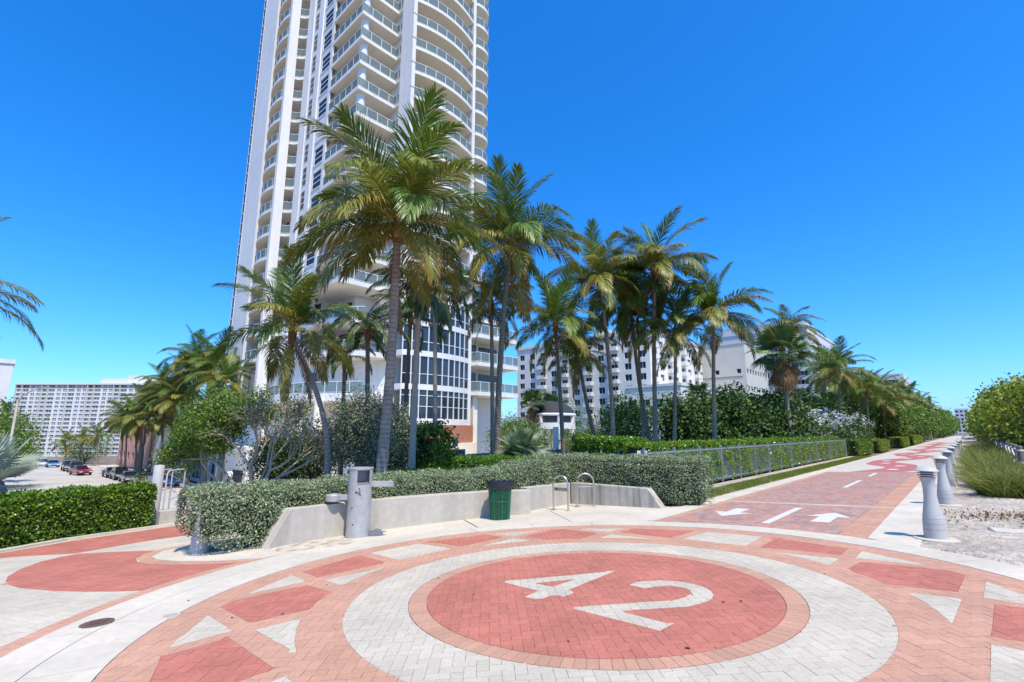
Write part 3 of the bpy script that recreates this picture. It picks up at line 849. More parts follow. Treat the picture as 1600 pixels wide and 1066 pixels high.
# ---- lattice walls and pool walls of the tower garden -----------------------------------------
M_lat = mat('blue_grey_lattice', (0.30, 0.34, 0.40), 0.6, noise=(6, .06))
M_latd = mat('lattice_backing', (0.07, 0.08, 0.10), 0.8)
def lattice(a, b, h, label, z0=None):
    a, b = Vector(a), Vector(b); d = b - a; L = d.length; d.normalize()
    zb = gz((a.x + b.x) / 2) if z0 is None else z0
    t = thing('lattice_wall', (a.x, a.y, zb), label, 'wall', rz=math.atan2(d.y, d.x))
    MB().box(0, L, .05, .09, 0, h).build('backing', M_latd, t)
    mb = MB(); u = .26
    nx_, nz_ = int(L / u), int(h / u)
    for i in range(nx_):
        for j in range(nz_):
            x, z = (i + .5) * L / nx_, (j + .5) * h / nz_; r0, r1 = u * .46, u * .34
            for s in range(8):
                p = [math.pi / 4 * (s + k) + math.pi / 8 for k in (0, 1)]
                q = [(x + r * math.cos(w), yy, z + r * math.sin(w)) for w in p for r in (r0, r1) for yy in (0.0,)]
                mb.add(q, [(0, 1, 3, 2)])
            mb.box(x - .035, x + .035, 0, .04, z - .035, z + .035)
    tag(mb.build('blocks', M_lat, t), kind='stuff')
    MB().box(-.03, L + .03, -.02, .11, h, h + .06).build('coping', M_lat, t)
    for x in np.linspace(0, L, 4): MB().box(x - .04, x + .04, -.03, .0, 0, h + .0).build('pier', M_lat, t)
lattice((-21.9, 16.2), (-20.2, 18.2), 1.95, 'blue-grey pierced block wall left of the dark tree trunks')
lattice((-20.8, 22.0), (-17.3, 23.5), 1.75, 'low blue-grey pierced block wall under the gazebo')
M_greyw = mat('grey_wall', (0.22, 0.235, 0.255), 0.8, noise=(3, .1))
o = MB().prism([(-20.15, 18.3), (-20.0, 18.2), (-20.7, 21.9), (-20.85, 21.95)], -.2, 1.7, 0, lambda x, y: gz(-20.3)).build('garden_wall', M_greyw)
tag(o, 'plain grey garden wall between the two pierced block walls', 'wall')

# ---- gazebo with dark dome ------------------------------------------------------------------
M_wht = mat('white_stucco', (0.70, 0.69, 0.665), 0.75, noise=(2, .03), bump=(40, .1), big=(.3, .04))
M_dome = mat('dark_shingle', (0.035, 0.036, 0.04), 0.8, noise=(14, .25), bump=(25, .5))
gx, gy = -31.6, 40.3; g0 = .25
ga = thing('gazebo', (gx, gy, g0), 'round white garden gazebo with dark shingled dome', 'gazebo')
MB().lathe([(2.55, 3.3), (2.5, 3.42), (2.25, 3.85), (1.8, 4.2), (1.1, 4.48), (.3, 4.6), (.02, 4.62)], 32).build('dome', M_dome, ga, smooth=True)
MB().lathe([(2.1, 3.02), (2.62, 3.04), (2.66, 3.16), (2.58, 3.30), (2.1, 3.31)], 32).build('cornice', M_wht, ga)
MB().lathe([(2.1, 1.75), (2.55, 1.75), (2.55, 2.35), (2.1, 2.35)], 32).build('ring_beam', M_wht, ga)
MB().lathe([(2.3, 2.35), (2.3, 3.03)], 32).build('dark_lantern', M_latd, ga)
for k in range(8):
    a = 2 * math.pi * k / 8 + .25; x, y = 2.42 * math.cos(a), 2.42 * math.sin(a)
    MB().lathe([(.2, -2.2), (.17, -.1), (.17, 1.75)], 14, (x, y, 0)).build('column', M_wht, ga, smooth=True)
    MB().lathe([(.22, 2.35), (.22, 3.02)], 10, (x * .99, y * .99, 0)).build('lantern_post', M_wht, ga)
tag(MB().box(-19.1, -18.85, 24.6, 24.85, gz(-19), gz(-19) + 3.1).build('white_post', M_wht), 'slim white square post in front of the gazebo', 'post')

# ---- street lamps and signs on the left ------------------------------------------------------
def street_lamp(x, y, h, rz, label):
    t = thing('street_lamp', (x, y, gz(x)), label, 'street lamp', rz=rz)
    MB().lathe([(.16, 0), (.12, .4), (.085, h)], 12).build('pole', M_conc, t, smooth=True)
    MB().tube([(0, 0, h - .2), (.5, 0, h + .35), (1.5, 0, h + .75), (3.0, 0, h + .95)], [.07, .06, .055, .05], 8).build('arm', M_conc, t, smooth=True)
    MB().box(2.7, 3.6, -.16, .16, h + .88, h + 1.02).build('lamp_head', M_steel, t)
street_lamp(-58.5, 2.2, 8.2, R(25), 'concrete street lamp with long arm on the left of the street')
def pole_sign(x, y, h, w, hh, m, label, rz):
    t = thing('street_sign', (x, y, gz(x)), label, 'sign', rz=rz)
    MB().lathe([(.035, 0), (.035, h)], 8).build('pole', M_steel, t); MB().box(-w/2, w/2, -.05, -.036, h - hh, h).build('panel', m, t)
M_teal = mat('teal_sign', (0.03, 0.16, 0.16), .5)
pole_sign(-66, 20.2, 5.4, .95, 1.35, M_teal, 'teal street sign on a pole under the palms near the blue truck', YAW + R(20))
pole_sign(-50, 17.9, 2.9, .6, .7, M_wsign, 'small pale street sign beside the walking person', YAW + R(10))
pole_sign(-20.3, 17.6, 2.6, .3, .5, M_wsign, 'white box sign on a pole in front of the brick base', YAW)
# ================================================================== BUILDINGS
M_cream = mat('cream_bounce', (0.84, 0.76, 0.63), 0.8, noise=(1.5, .04), big=(.2, .05))  # cream paint with the slabs' warm bounce light put into the colour
M_white_b = mat('tower_stucco', (0.75, 0.735, 0.70), 0.75, noise=(1.2, .03), big=(.15, .04), streak=(1.6, .07))
M_rail = mat('rail_white', (0.70, 0.71, 0.71), 0.5)
M_glass = mat('rail_glass', (0.46, 0.55, 0.54), 0.05, spec=.6, alpha=.3)
M_win = mat('window_glass', (0.020, 0.028, 0.04), 0.12, spec=.12, orand=.5)
M_curt = mat('curtain_glass', (0.030, 0.042, 0.055), 0.06, spec=.5, orand=.45)
M_door = mat('door_glass', (0.05, 0.052, 0.055), 0.12, spec=.6)
M_brick = mat('orange_brick', (0.42, 0.17, 0.10), 0.85, noise=(9, .18), bump=(30, .3), speck=(11, .18))

def arc3(p0, p1, bulge, n):
    """points from p0 to p1 bowed out to the right-hand side of travel by bulge"""
    a, b = Vector(p0), Vector(p1); d = b - a; nn = Vector((d.y, -d.x)).normalized()
    return [tuple(a + d * (i / n) + nn * (bulge * (1 - (2 * i / n - 1) ** 2))) for i in range(n + 1)]
def rail_meshes(edge, close=()):
    """posts, handrail and glass along a plan polyline at z 0"""
    pts = [Vector(p) for p in edge]; seg = [(pts[i], pts[i+1]) for i in range(len(pts)-1)]
    mb, gl = MB(), MB()
    tot = 0; nxt = 0.0
    for a, b in seg:
        d = b - a; L = d.length
        if L < 1e-4: continue
        d.normalize(); n = Vector((-d.y, d.x))
        def bar(w, z0, z1, m=mb):
            P = [a - d*.01 + n*w, a - d*.01 - n*w, b + d*.01 - n*w, b + d*.01 + n*w]; m.prism([tuple(p) for p in P], z0, z1)
        bar(.032, 1.02, 1.08); bar(.02, .08, .115)
        P = [a + n*.006, a - n*.006, b - n*.006, b + n*.006]; gl.prism([tuple(p) for p in P], .12, 1.015)
        while nxt < tot + L:
            c = a + d * (nxt - tot); P = [c + n*.028 - d*.03, c - n*.028 - d*.03, c - n*.028 + d*.03, c + n*.028 + d*.03]
            mb.prism([tuple(p) for p in P], 0, 1.03); nxt += 1.25
        tot += L
    return mb, gl
class Balcony:
    def __init__(s, edge, back, parent, th=.34, inset=.07, rail=True):
        ed = [tuple(p) for p in edge]; poly = ed + [tuple(p) for p in back]
        mb = MB(); n = len(poly)
        if sum(poly[i][0]*poly[(i+1) % n][1] - poly[(i+1) % n][0]*poly[i][1] for i in range(n)) < 0: poly = poly[::-1]
        vs = [(x, y, -th) for x, y in poly] + [(x, y, 0) for x, y in poly]
        mb.add(vs, [tuple(range(n, 2*n))] + [(i, (i+1) % n, (i+1) % n + n, i + n) for i in range(n)], 0)
        mb.add(vs[:n], [tuple(range(n-1, -1, -1))], 1)
        s.slab = mb.mesh('balcony', [M_white_b, M_cream]); s.parent = parent; s.rm = None
        if rail:
            c = Vector((sum(p[0] for p in back)/len(back), sum(p[1] for p in back)/len(back)))
            e2 = [Vector(p) + (c - Vector(p)).normalized() * inset for p in ed]
            a, b = rail_meshes([tuple(p) for p in e2]); s.rm = a.mesh('railing', M_rail); s.gm = b.mesh('glass', M_glass)
    def put(s, z):
        o = link('balcony', s.slab, s.parent, (0, 0, z))
        if s.rm: link('railing', s.rm, o); link('glass', s.gm, o)
        return o
def wall_grid(mb, o, u, xs, zs, holes, depth, mi=0, mi_r=None):
    """wall in plane through o along u (2D unit), outward normal to the right of u; holes = set of (i, j) cells"""
    o = Vector(o); u = Vector(u); inn = Vector((-u.y, u.x)) * depth
    W = lambda x, z, k=0: (o.x + u.x*x + inn.x*k, o.y + u.y*x + inn.y*k, z)
    mr = mi if mi_r is None else mi_r
    for i in range(len(xs)-1):
        for j in range(len(zs)-1):
            a, b, c, d = xs[i], xs[i+1], zs[j], zs[j+1]
            if (i, j) in holes:
                f = [W(a, c), W(b, c), W(b, d), W(a, d)]; g = [W(a, c, 1), W(b, c, 1), W(b, d, 1), W(a, d, 1)]
                mb.add(f + g, [(0, 1, 5, 4), (1, 2, 6, 5), (2, 3, 7, 6), (3, 0, 4, 7)], mr)
            else: mb.add([W(a, c), W(b, c), W(b, d), W(a, d)], [(0, 1, 2, 3)], mi)
def window_mesh(w, h, rows=(1,), cols=1, fr=.05, glass=M_win, frame=M_rail, thick=.05):
    """frame with panes, local: x right 0..w, z 0..h, faces -y"""
    fm, pm = MB(), MB()
    tot = sum(rows); zc = [0]
    for r in rows: zc.append(zc[-1] + h * r / tot)
    xc = [w * i / cols for i in range(cols + 1)]
    for z in zc: fm.box(0, w, -thick, 0, max(0, z - fr/2), min(h, z + fr/2))
    for x in xc: fm.box(max(0, x - fr/2), min(w, x + fr/2), -thick - .004, .004, 0, h)
    pm.add([(0, -.012, 0), (w, -.012, 0), (w, -.012, h), (0, -.012, h)], [(0, 1, 2, 3)])
    return fm.mesh('window', frame), pm.mesh('pane', glass)
def put_window(wm, parent, loc, rz=0.0):
    o = link('window', wm[0], parent, loc, rz); link('pane', wm[1], o); return o

# ---------------------------------------------------------------- the residential tower
tw = thing('condo_tower', (0, 0, 0), 'tall white residential tower with curved glass-railed balconies', 'tower')
TOP = 69.5; ZB = -4.6
FL = [6.82 + 3 * k for k in range(21)]
mb = MB()
core = [(-70.6, 21.2), (-64.1, 21.2), (-64.1, 22.9), (-55.85, 22.9), (-55.85, 22.62), (-48.2, 22.62), (-48.2, 24.6), (-44.3, 24.6), (-44.3, 26.7), (-40.7, 26.7), (-40.7, 38.2), (-70.6, 38.2)]
mb.prism(core, 9.0, TOP)
mb.prism([(-69.8, 21.8), (-48.5, 23.0), (-44.4, 24.8), (-41.0, 26.8), (-41.0, 38), (-69.8, 38)], ZB, 9.0)
mb.build('wall', M_white_b, tw)
# window wall of the south side, with the two strips of stacked lights
mb = MB(); U0 = -55.85
xs = [0, 2.03, 3.01, 4.70, 6.80, 7.65]; zs = [9.0]; holes = set(); wins = []
for k, z in enumerate(FL[1:-1]):
    zs += [z + .62, z + 2.7]
    holes.add((3, len(zs) - 2))
zs.append(TOP - 1); 
wall_grid(mb, (U0, 22.2), (1, 0), [0, 3.9, 4.70, 6.80, 7.65], zs, {(2, j) for (_, j) in holes}, .08)
mb.build('window_wall', M_white_b, tw)
w_wide = window_mesh(2.1, 2.08, (1.2, 1, .95), 1, .11, thick=.02)
w_nar = window_mesh(.98, 2.3, (1, 1, 1), 1, .10, thick=.014)
for k, z in enumerate(FL[1:-1]):
    if k not in (8,): put_window(w_wide, tw, (U0 + 4.70, 22.26, z + .62))
    else: MB().box(U0 + 4.72, U0 + 6.78, 22.2, 22.4, z + .64, z + 2.68).build('blank_panel', M_white_b, tw)
    MB().box(U0 + 4.6, U0 + 6.9, 22.13, 22.2, z + .5, z + .62).build('sill', M_white_b, tw)
for k, z in enumerate(FL[1:-1]): put_window(w_nar, tw, (U0 + 2.03, 22.19, z - .9))
for x0, x1, y0 in ((-55.85, -54.2, 22.08), (-52.4, -51.5, 22.05), (-48.7, -48.2, 22.0)):
    MB().box(x0, x1, y0, 22.198, 9.0, TOP - .5).build('pilaster', M_white_b, tw)
# west end strip windows
w_edge = window_mesh(.9, 1.35, (1,), 1, .08); w_sm = window_mesh(.75, 1.5, (1,), 1, .08)
for z in FL:
    put_window(w_edge, tw, (-70.45, 21.19, z + .7)); put_window(w_edge, tw, (-70.45, 21.19, z + 2.15))
    put_window(w_sm, tw, (-65.2, 21.19, z + .7))
MB().box(-57.2, -56.6, 20.25, 21.3, 4, TOP).build('pilaster', M_white_b, tw)
MB().box(-64.7, -64.0, 21.0, 22.0, 6, TOP).build('pilaster', M_white_b, tw)
# balconies
bowL = Balcony(arc3((-64.0, 21.5), (-57.21, 20.5), .75, 12), [(-57.21, 22.88), (-64.0, 22.88)], tw)
rec = Balcony([(-57.0, 21.35), (-56.62, 21.9), (-56.1, 22.25), (-55.86, 22.4)], [(-55.86, 22.88), (-57.2, 22.88)], tw)
prong = Balcony([(-48.18, 22.0), (-41.7, 22.0), (-41.7, 26.35), (-39.9, 26.35)], [(-39.9, 26.68), (-44.28, 26.68), (-44.28, 24.58), (-48.18, 24.58)], tw)
bowE = Balcony(arc3((-38.75, 26.7), (-38.75, 35.15), .78, 16), [(-40.68, 35.15), (-40.68, 26.7)], tw)
endE = Balcony([(-38.85, 35.6)] + arc3((-38.6, 35.75), (-40.1, 38.7), .75, 8), [(-40.68, 38.7), (-40.68, 35.6)], tw)
for z in FL[1:]:
    bowL.put(z); rec.put(z)
    if z > 18: prong.put(z)
    if z > 15: bowE.put(z); endE.put(z)
MB().box(-40.75, -38.8, 26.28, 26.66, 14.5, TOP).build('fin', M_white_b, tw)
mb = MB()
for z in FL[3:]: mb.box(-38.82, -38.55, 26.25, 26.69, z - 2.2, z + .6)
mb.build('fin_relief', M_white_b, tw)
MB().box(-40.75, -38.7, 35.17, 35.58, 1.5, TOP).build('fin', M_white_b, tw)
MB().lathe([(.46, 0), (.46, TOP - 16)], 20, (-42.5, 22.75, 16)).build('column', M_white_b, tw, smooth=True)
# glazed doors behind the balconies
dm = MB().box(-47.6, -44.9, 24.5, 24.57, .05, 2.35).mesh('balcony_door', M_door)
dm2 = MB().box(-40.68, -40.60, 27.6, 34.2, .05, 2.35).mesh('balcony_door', M_door)
dm3 = MB().box(-63.2, -58.4, 22.8, 22.87, .05, 2.35).mesh('balcony_door', M_door)
dm4 = MB().box(-44.28, -44.2, 24.9, 26.3, .05, 2.35).mesh('balcony_door', M_door)
for z in FL[1:]:
    link('balcony_door', dm3, tw, (0, 0, z))
    if z > 15:
        for d in (dm, dm2, dm4): link('balcony_door', d, tw, (0, 0, z))
# big corner balcony and rounded soffits lower down
bigb = Balcony([(-49.5, 20.9), (-40.9, 20.9), (-40.9, 25.0), (-39.9, 26.3)], [(-44.2, 26.6), (-44.2, 24.6), (-49.5, 24.6)], tw, th=.45); bigb.put(15.85)
lowb = Balcony(arc3((-50.5, 22.6), (-40.6, 23.6), 1.9, 14), [(-40.6, 26.6), (-44.4, 26.6), (-50.5, 24.6)], tw, th=.5)
for z in (9.2, 12.4): lowb.put(z)
terr = Balcony(arc3((-57.5, 22.0), (-40.0, 23.4), 3.0, 20), [(-40.0, 26.9), (-44.4, 26.9), (-48.2, 24.6), (-57.5, 24.6)], tw, th=.75); terr.put(5.2)
for x in (-54.5, -50.5, -46.5, -43.0):
    MB().lathe([(.4, ZB), (.4, 4.5)], 16, (x, 20.9, 0)).build('column', M_cream, tw, smooth=True)
mb = MB(); mb.box(-56.8, -44.5, 23.6, 24.2, ZB, 4.4); mb.build('base_wall', M_cream, tw)
for x in (-55, -51.5, -48): MB().box(x, x + 2.2, 23.5, 23.59, -1.6, 2.6).build('ground_window', M_door, tw)
for z in (5.3, 9.3, 12.5):
    for x in (-49.6, -46.9): MB().box(x, x + 2.0, 24.45 if x > -48 else 22.54, 24.58 if x > -48 else 22.61, z, z + 2.3).build('ground_window', M_door, tw)
# curtain-walled bow below the balconies
bands = [2.66, 5.96, 9.22, 12.24, 14.9]
A9 = arc3((-38.78, 26.7), (-38.78, 35.15), .85, 10)
sp_ = arc3((-38.70, 26.62), (-38.70, 35.2), .87, 20)
for z in bands:
    h = .30 if z == 2.66 else .27
    mb = MB(); P = sp_ + [(-40.7, 35.2), (-40.7, 26.62)]; mb.prism(P, z - h, z + h); mb.build('spandrel', M_white_b, tw)
for k in range(4):
    z0_, z1_ = bands[k] + .3, bands[k+1] - .27
    sub = [z0_, z0_ + (z1_ - z0_) * .42, z0_ + (z1_ - z0_) * .8, z1_] if k == 0 else [z0_, z0_ + (z1_ - z0_) * .36, z1_]
    for i in range(10):
        a, b = Vector(A9[i]), Vector(A9[i+1]); d = (b - a).normalized(); n_ = Vector((d.y, -d.x))
        for s0, s1 in zip(sub[:-1], sub[1:]):
            pb = MB(); pb.add([(a.x, a.y, s0), (b.x, b.y, s0), (b.x, b.y, s1), (a.x, a.y, s1)], [(0, 1, 2, 3)]); pb.build('pane', M_curt, tw)
        mb = MB()
        P = [a - d*.05, a - d*.05 + n_*.09, a + d*.05 + n_*.09, a + d*.05]; mb.prism([tuple(p) for p in P], z0_, z1_)
        for s0 in sub[1:-1]:
            P = [a, a + n_*.06, b + n_*.06, b]; mb.prism([tuple(p) for p in P], s0 - .03, s0 + .03)
        mb.build('mullion', M_rail, tw)
mb = MB(); mb.prism(arc3((-38.72, 26.6), (-38.6, 35.9), .8, 16) + [(-40.7, 35.9), (-40.7, 26.6)], -1.5, 2.37); mb.build('brick_base', M_brick, tw)
mb = MB(); mb.prism(arc3((-38.5, 26.5), (-38.3, 36.2), .8, 16) + [(-40.7, 36.2), (-40.7, 26.5)], -2.5, .6); mb.build('plinth', M_cream, tw)
# north wing with straight balconies
mb = MB(); mb.box(-52, -41.2, 38.25, 42.6, ZB, 15.2); mb.box(-41.6, -40.75, 35.6, 38.2, ZB, 9.0); mb.build('wing_wall', M_white_b, tw)
wing = Balcony([(-38.75, 35.6), (-37.95, 35.9), (-37.9, 42.3), (-38.6, 42.6)], [(-41.1, 42.6), (-41.1, 35.6)], tw, th=.42)
for z in (5.98, 9.2, 12.3): wing.put(z)
for z in (6.0, 9.22, 12.32, 15.4): MB().box(-41.15, -40.6, 35.9, 38.1, z + .05, z + 2.3).build('balcony_door', M_door, tw)
for z in (6.0, 9.22, 12.32): MB().box(-41.2, -41.1, 39.0, 42.0, z + .05, z + 2.3).build('balcony_door', M_door, tw)
MB().box(-39.4, -38.7, 36.0, 36.6, -2, 5.5).build('column', M_cream, tw)
mb = MB(); mb.box(-41.0, -39.6, 36.2, 37.0, -2, 3.4); mb.build('pier', M_cream, tw)

# ---------------------------------------------------------------- simpler blocks
def facade(t, x0, y0, ang, xs, zs, holes, depth, m, wm=None, name='wall'):
    """one wall with real openings in the local frame of t; windows set into them"""
    u = (math.cos(ang), math.sin(ang)); mb = MB()
    wall_grid(mb, (x0, y0), u, xs, zs, set(holes), depth, 0)
    mb.build(name, m, t)
    for (i, j), w in holes.items():
        if w is None: continue
        inn = (-u[1] * depth * .8, u[0] * depth * .8)
        put_window(w, t, (x0 + u[0]*xs[i] + inn[0], y0 + u[1]*xs[i] + inn[1], zs[j]), ang)
def breaks(n, pitch, wid, start, end, first):
    xs = [start]
    for i in range(n): xs += [first + i*pitch, first + i*pitch + wid]
    return xs + [end]

M_slab = mat('white_hotel', (0.68, 0.66, 0.615), 0.8, noise=(.4, .04), streak=(.5, .06))
M_beige = mat('beige_block', (0.56, 0.53, 0.465), 0.8, noise=(.3, .04))
# white slab with window grid
t = thing('white_apartment_block', (-106, 118, -6), 'white apartment block with dark square windows behind the right-hand palms', 'building')
W_, H_ = 47.0, 34.0
xs = breaks(11, 4.25, 2.0, 0, W_, 1.2); zs = breaks(10, 3.05, 1.75, 0, H_, 3.0)
wm = window_mesh(2.0, 1.75, (1,), 2, .08)
hol = {(2*i + 1, 2*j + 1): wm for i in range(11) for j in range(10)}
facade(t, 0, 0, 0, xs, zs, hol, .35, M_slab)
xs2 = breaks(8, 4.6, 2.2, 0, 38, 1.2); wm2 = window_mesh(2.2, 1.75, (1,), 2, .08)
facade(t, W_, 0, R(90), xs2, zs, {(2*i + 1, 2*j + 1): wm2 for i in range(8) for j in range(10)}, .35, M_slab, name='side_wall')
MB().box(-.3, W_ + .3, -.3, 38.3, H_, H_ + .9).build('parapet', M_slab, t)
MB().box(8, 16, 8, 20, H_ + .9, H_ + 4).build('roof_house', M_slab, t); MB().box(28, 33, 5, 14, H_ + .9, H_ + 3.2).build('roof_house', M_slab, t)
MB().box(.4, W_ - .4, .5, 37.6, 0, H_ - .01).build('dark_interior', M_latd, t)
bal = MB(); bal.box(0, 3.0, -1.3, -.01, -.18, 0); bal.box(0, 3.0, -1.3, -1.18, 0, .95); bal.box(0, .1, -1.18, -.01, 0, .95); bal.box(2.9, 3.0, -1.18, -.01, 0, .95)
bal = bal.mesh('balcony', M_slab)
for j in range(10):
    for i in (2, 4, 6, 8): link('balcony', bal, t, (.7 + i*4.25, 0, 2.6 + 3.05*j))
    for i in range(4): link('balcony', bal, t, (W_, 1.0 + i*9.2, 2.6 + 3.05*j), R(90))
pd = thing('white_podium', (-46, 106, -6), 'low white flat-roofed building in front of the white apartment block', 'building')
wmp = window_mesh(2.4, 2.0, (1,), 2, .1)
facade(pd, -14, 0, 0, breaks(4, 3.4, 2.4, 0, 14, .6), [0, 13.2, 15.2, 18.0], {(2*i+1, 1): wmp for i in range(4)}, .3, M_slab)
facade(pd, 0, 0, R(90), breaks(5, 8, 2.4, 0, 44, 3), [0, 13.2, 15.2, 18.0], {(2*i+1, 1): wmp for i in range(5)}, .3, M_slab, name='side_wall')
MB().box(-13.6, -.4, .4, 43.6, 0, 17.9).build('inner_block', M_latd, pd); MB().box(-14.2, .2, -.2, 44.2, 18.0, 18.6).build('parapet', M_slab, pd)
# beige block with small windows
bg = thing('beige_office_block', (-64, 153, -6), 'beige block with rows of small windows behind the white podium', 'building')
zs = [0, 9.4, 10.8, 14.6, 16.0, 19.8, 21.2, 25.0, 26.4, 30.2, 31.4, 34.0]
ws = window_mesh(1.5, 1.4, (1,), 1, .12)
facade(bg, 0, 0, 0, [0, 9, 10.2, 15.4, 16.6, 18], zs, {(i, j): window_mesh(1.2, 1.4, (1,), 1, .1) for i in (1, 3) for j in (3, 5, 7)}, .3, M_beige)
facade(bg, 18, 0, R(90), breaks(8, 2.6, 1.5, 0, 22, 1.0), zs, {(2*i + 1, j): ws for i in range(8) for j in (1, 3, 5, 7)}, .3, M_beige, name='side_wall')
for z in (13.5, 18.7, 23.9): MB().box(.1, 17, -.12, -.002, z, z + .28).build('string_course', M_greyw, bg)
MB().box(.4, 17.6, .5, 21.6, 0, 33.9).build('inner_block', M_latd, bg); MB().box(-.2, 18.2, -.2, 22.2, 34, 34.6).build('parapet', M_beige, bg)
# pale hotel behind
ho = thing('hotel_block', (-76, 215, -6), 'pale hotel with glazed floors and grey roof screen behind the fan palm', 'building')
M_hotel = mat('pale_hotel', (0.60, 0.62, 0.64), .7); M_screenr = mat('roof_screen', (0.42, 0.42, 0.42), .7)
wl_ = window_mesh(5.6, 1.9, (1,), 4, .12, glass=M_curt)
facade(ho, 0, 0, 0, breaks(5, 6.9, 5.6, 0, 35, .6), breaks(13, 3.4, 1.9, 0, 48, 2), {(2*i + 1, 2*j + 1): wl_ for i in range(5) for j in range(13)}, .4, M_hotel)
facade(ho, 35, 0, R(90), breaks(8, 6.9, 5.6, 0, 56, .6), breaks(13, 3.4, 1.9, 0, 48, 2), {(2*i + 1, 2*j + 1): wl_ for i in range(8) for j in range(13)}, .4, M_hotel, name='side_wall')
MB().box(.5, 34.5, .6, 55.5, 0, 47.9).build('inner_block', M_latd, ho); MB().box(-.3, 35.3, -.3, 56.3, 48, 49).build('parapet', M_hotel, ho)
for i in range(9): MB().box(2 + i*3.4, 5.1 + i*3.4, 2, 2.3, 49, 52).build('roof_screen', M_screenr, ho)
MB().box(30, 35, .3, 12, 49, 50.5).build('roof_house', M_hotel, ho)
h2 = thing('hotel_block', (-62, 300, -6), 'distant white hotel fading behind the coconut palm', 'building')
facade(h2, 0, 0, 0, breaks(6, 6.9, 5.6, 0, 43, .9), breaks(9, 3.6, 2.0, 0, 35.5, 2), {(2*i + 1, 2*j + 1): wl_ for i in range(6) for j in range(9)}, .4, M_hotel)
facade(h2, 43, 0, R(90), breaks(7, 6.9, 5.6, 0, 50, .9), breaks(9, 3.6, 2.0, 0, 35.5, 2), {(2*i + 1, 2*j + 1): wl_ for i in range(7) for j in range(9)}, .4, M_hotel, name='side_wall')
MB().box(.5, 42.5, .6, 49.5, 0, 35.6).build('inner_block', M_hotel, h2)
h3 = thing('distant_tower', (-5.5, 560, -3), 'tiny distant tower at the end of the promenade', 'building')
facade(h3, 0, 0, 0, breaks(3, 2.8, 1.9, 0, 9, .6), breaks(7, 3.2, 1.8, 0, 24, 1.5), {(2*i + 1, 2*j + 1): window_mesh(1.9, 1.8, (1,), 1, .15, glass=M_curt) for i in range(3) for j in range(7)}, .3, M_hotel)
MB().box(.4, 8.6, .5, 14, 0, 23.9).build('inner_block', M_hotel, h3)
# far apartment slab at the end of the street, facing the camera side
fa = thing('apartment_slab', (-472.3, 15.6, -14.6), 'long white balconied apartment slab at the far end of the street', 'building', rz=YAW)
nf = 17; ph = 2.78; H_ = nf*ph + .6
kinds = 'bb.ww.bb.ww.b.ww.bb.ww.bb.ww.bb.w'
xs = [0]; cells = []; x = .6
for c in kinds:
    if c == 'b': xs += [x, x + 4.1]; cells.append(('b', len(xs) - 2)); x += 4.25
    elif c == 'w': xs += [x + .6, x + 3.4]; cells.append(('w', len(xs) - 2)); x += 3.9
    else: x += .7
xs.append(x + .8); FAW = xs[-1]
zs = [0]
for j in range(nf): zs += [1.2 + j*ph, 1.2 + j*ph + 2.0]
zs.append(H_)
M_fgl = mat('pale_window_glass', (.11, .14, .17), .15, spec=.4, orand=.6)
ww = window_mesh(2.8, 2.0, (.8, 1), 2, .3, glass=M_fgl); wb = window_mesh(4.1, 2.0, (.4, 1), 2, .16, glass=M_fgl)
holes = {(i, 2*j + 1): (wb if c == 'b' else ww) for c, i in cells for j in range(nf)}
facade(fa, 0, 0, 0, xs, zs, {k: (v if v is wb or v is ww else v) for k, v in holes.items()}, .5, M_slab)
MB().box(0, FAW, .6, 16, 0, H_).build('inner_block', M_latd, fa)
MB().box(-.5, FAW + .5, -1.2, 16, H_, H_ + 1.2).build('cornice', M_slab, fa)
MB().box(FAW*.56, FAW*.75, 2, 12, H_ + 1.2, H_ + 4.5).build('roof_house', M_hotel, fa); MB().box(FAW*.75, FAW, 2, 14, H_ + 1.2, H_ + 6.5).build('roof_house', M_slab, fa)
for c, i in cells:
    if c == 'b': MB().box(xs[i] - .12, xs[i] + .06, -1.1, -.01, 0, H_ - .02).build('fin', M_slab, fa)
# building at the left edge
le = thing('corner_hotel', (-171, -19.0, -6), 'white building with banded windows at the left edge of the view', 'building', rz=R(90))
wle = window_mesh(5.2, 2.6, (1,), 6, .12, glass=M_curt)
facade(le, 0, 0, 0, [0, 1.2, 6.4, 8.0, 13.2, 15.5, 20.7, 23.5], [0, 2, 4.6, 7.2, 9.8, 12.4, 15, 17.6, 20.2, 24.2], {(i, 2*j + 1): wle for i in (1, 3, 5) for j in range(4)}, .4, M_slab)
facade(le, 23.5, 0, R(90), [0, 20], [0, 24.2], {}, .4, M_slab, name='side_wall'); MB().box(-.2, 23.8, -.3, 20.2, 24.2, 25.2).build('parapet', M_slab, le); MB().box(.4, 23.0, .6, 19.5, 0, 24.1).build('inner_block', M_latd, le)
MB().lathe([(.07, 25), (.05, 30)], 6, (4, 5, 0)).build('mast', M_steel, le)
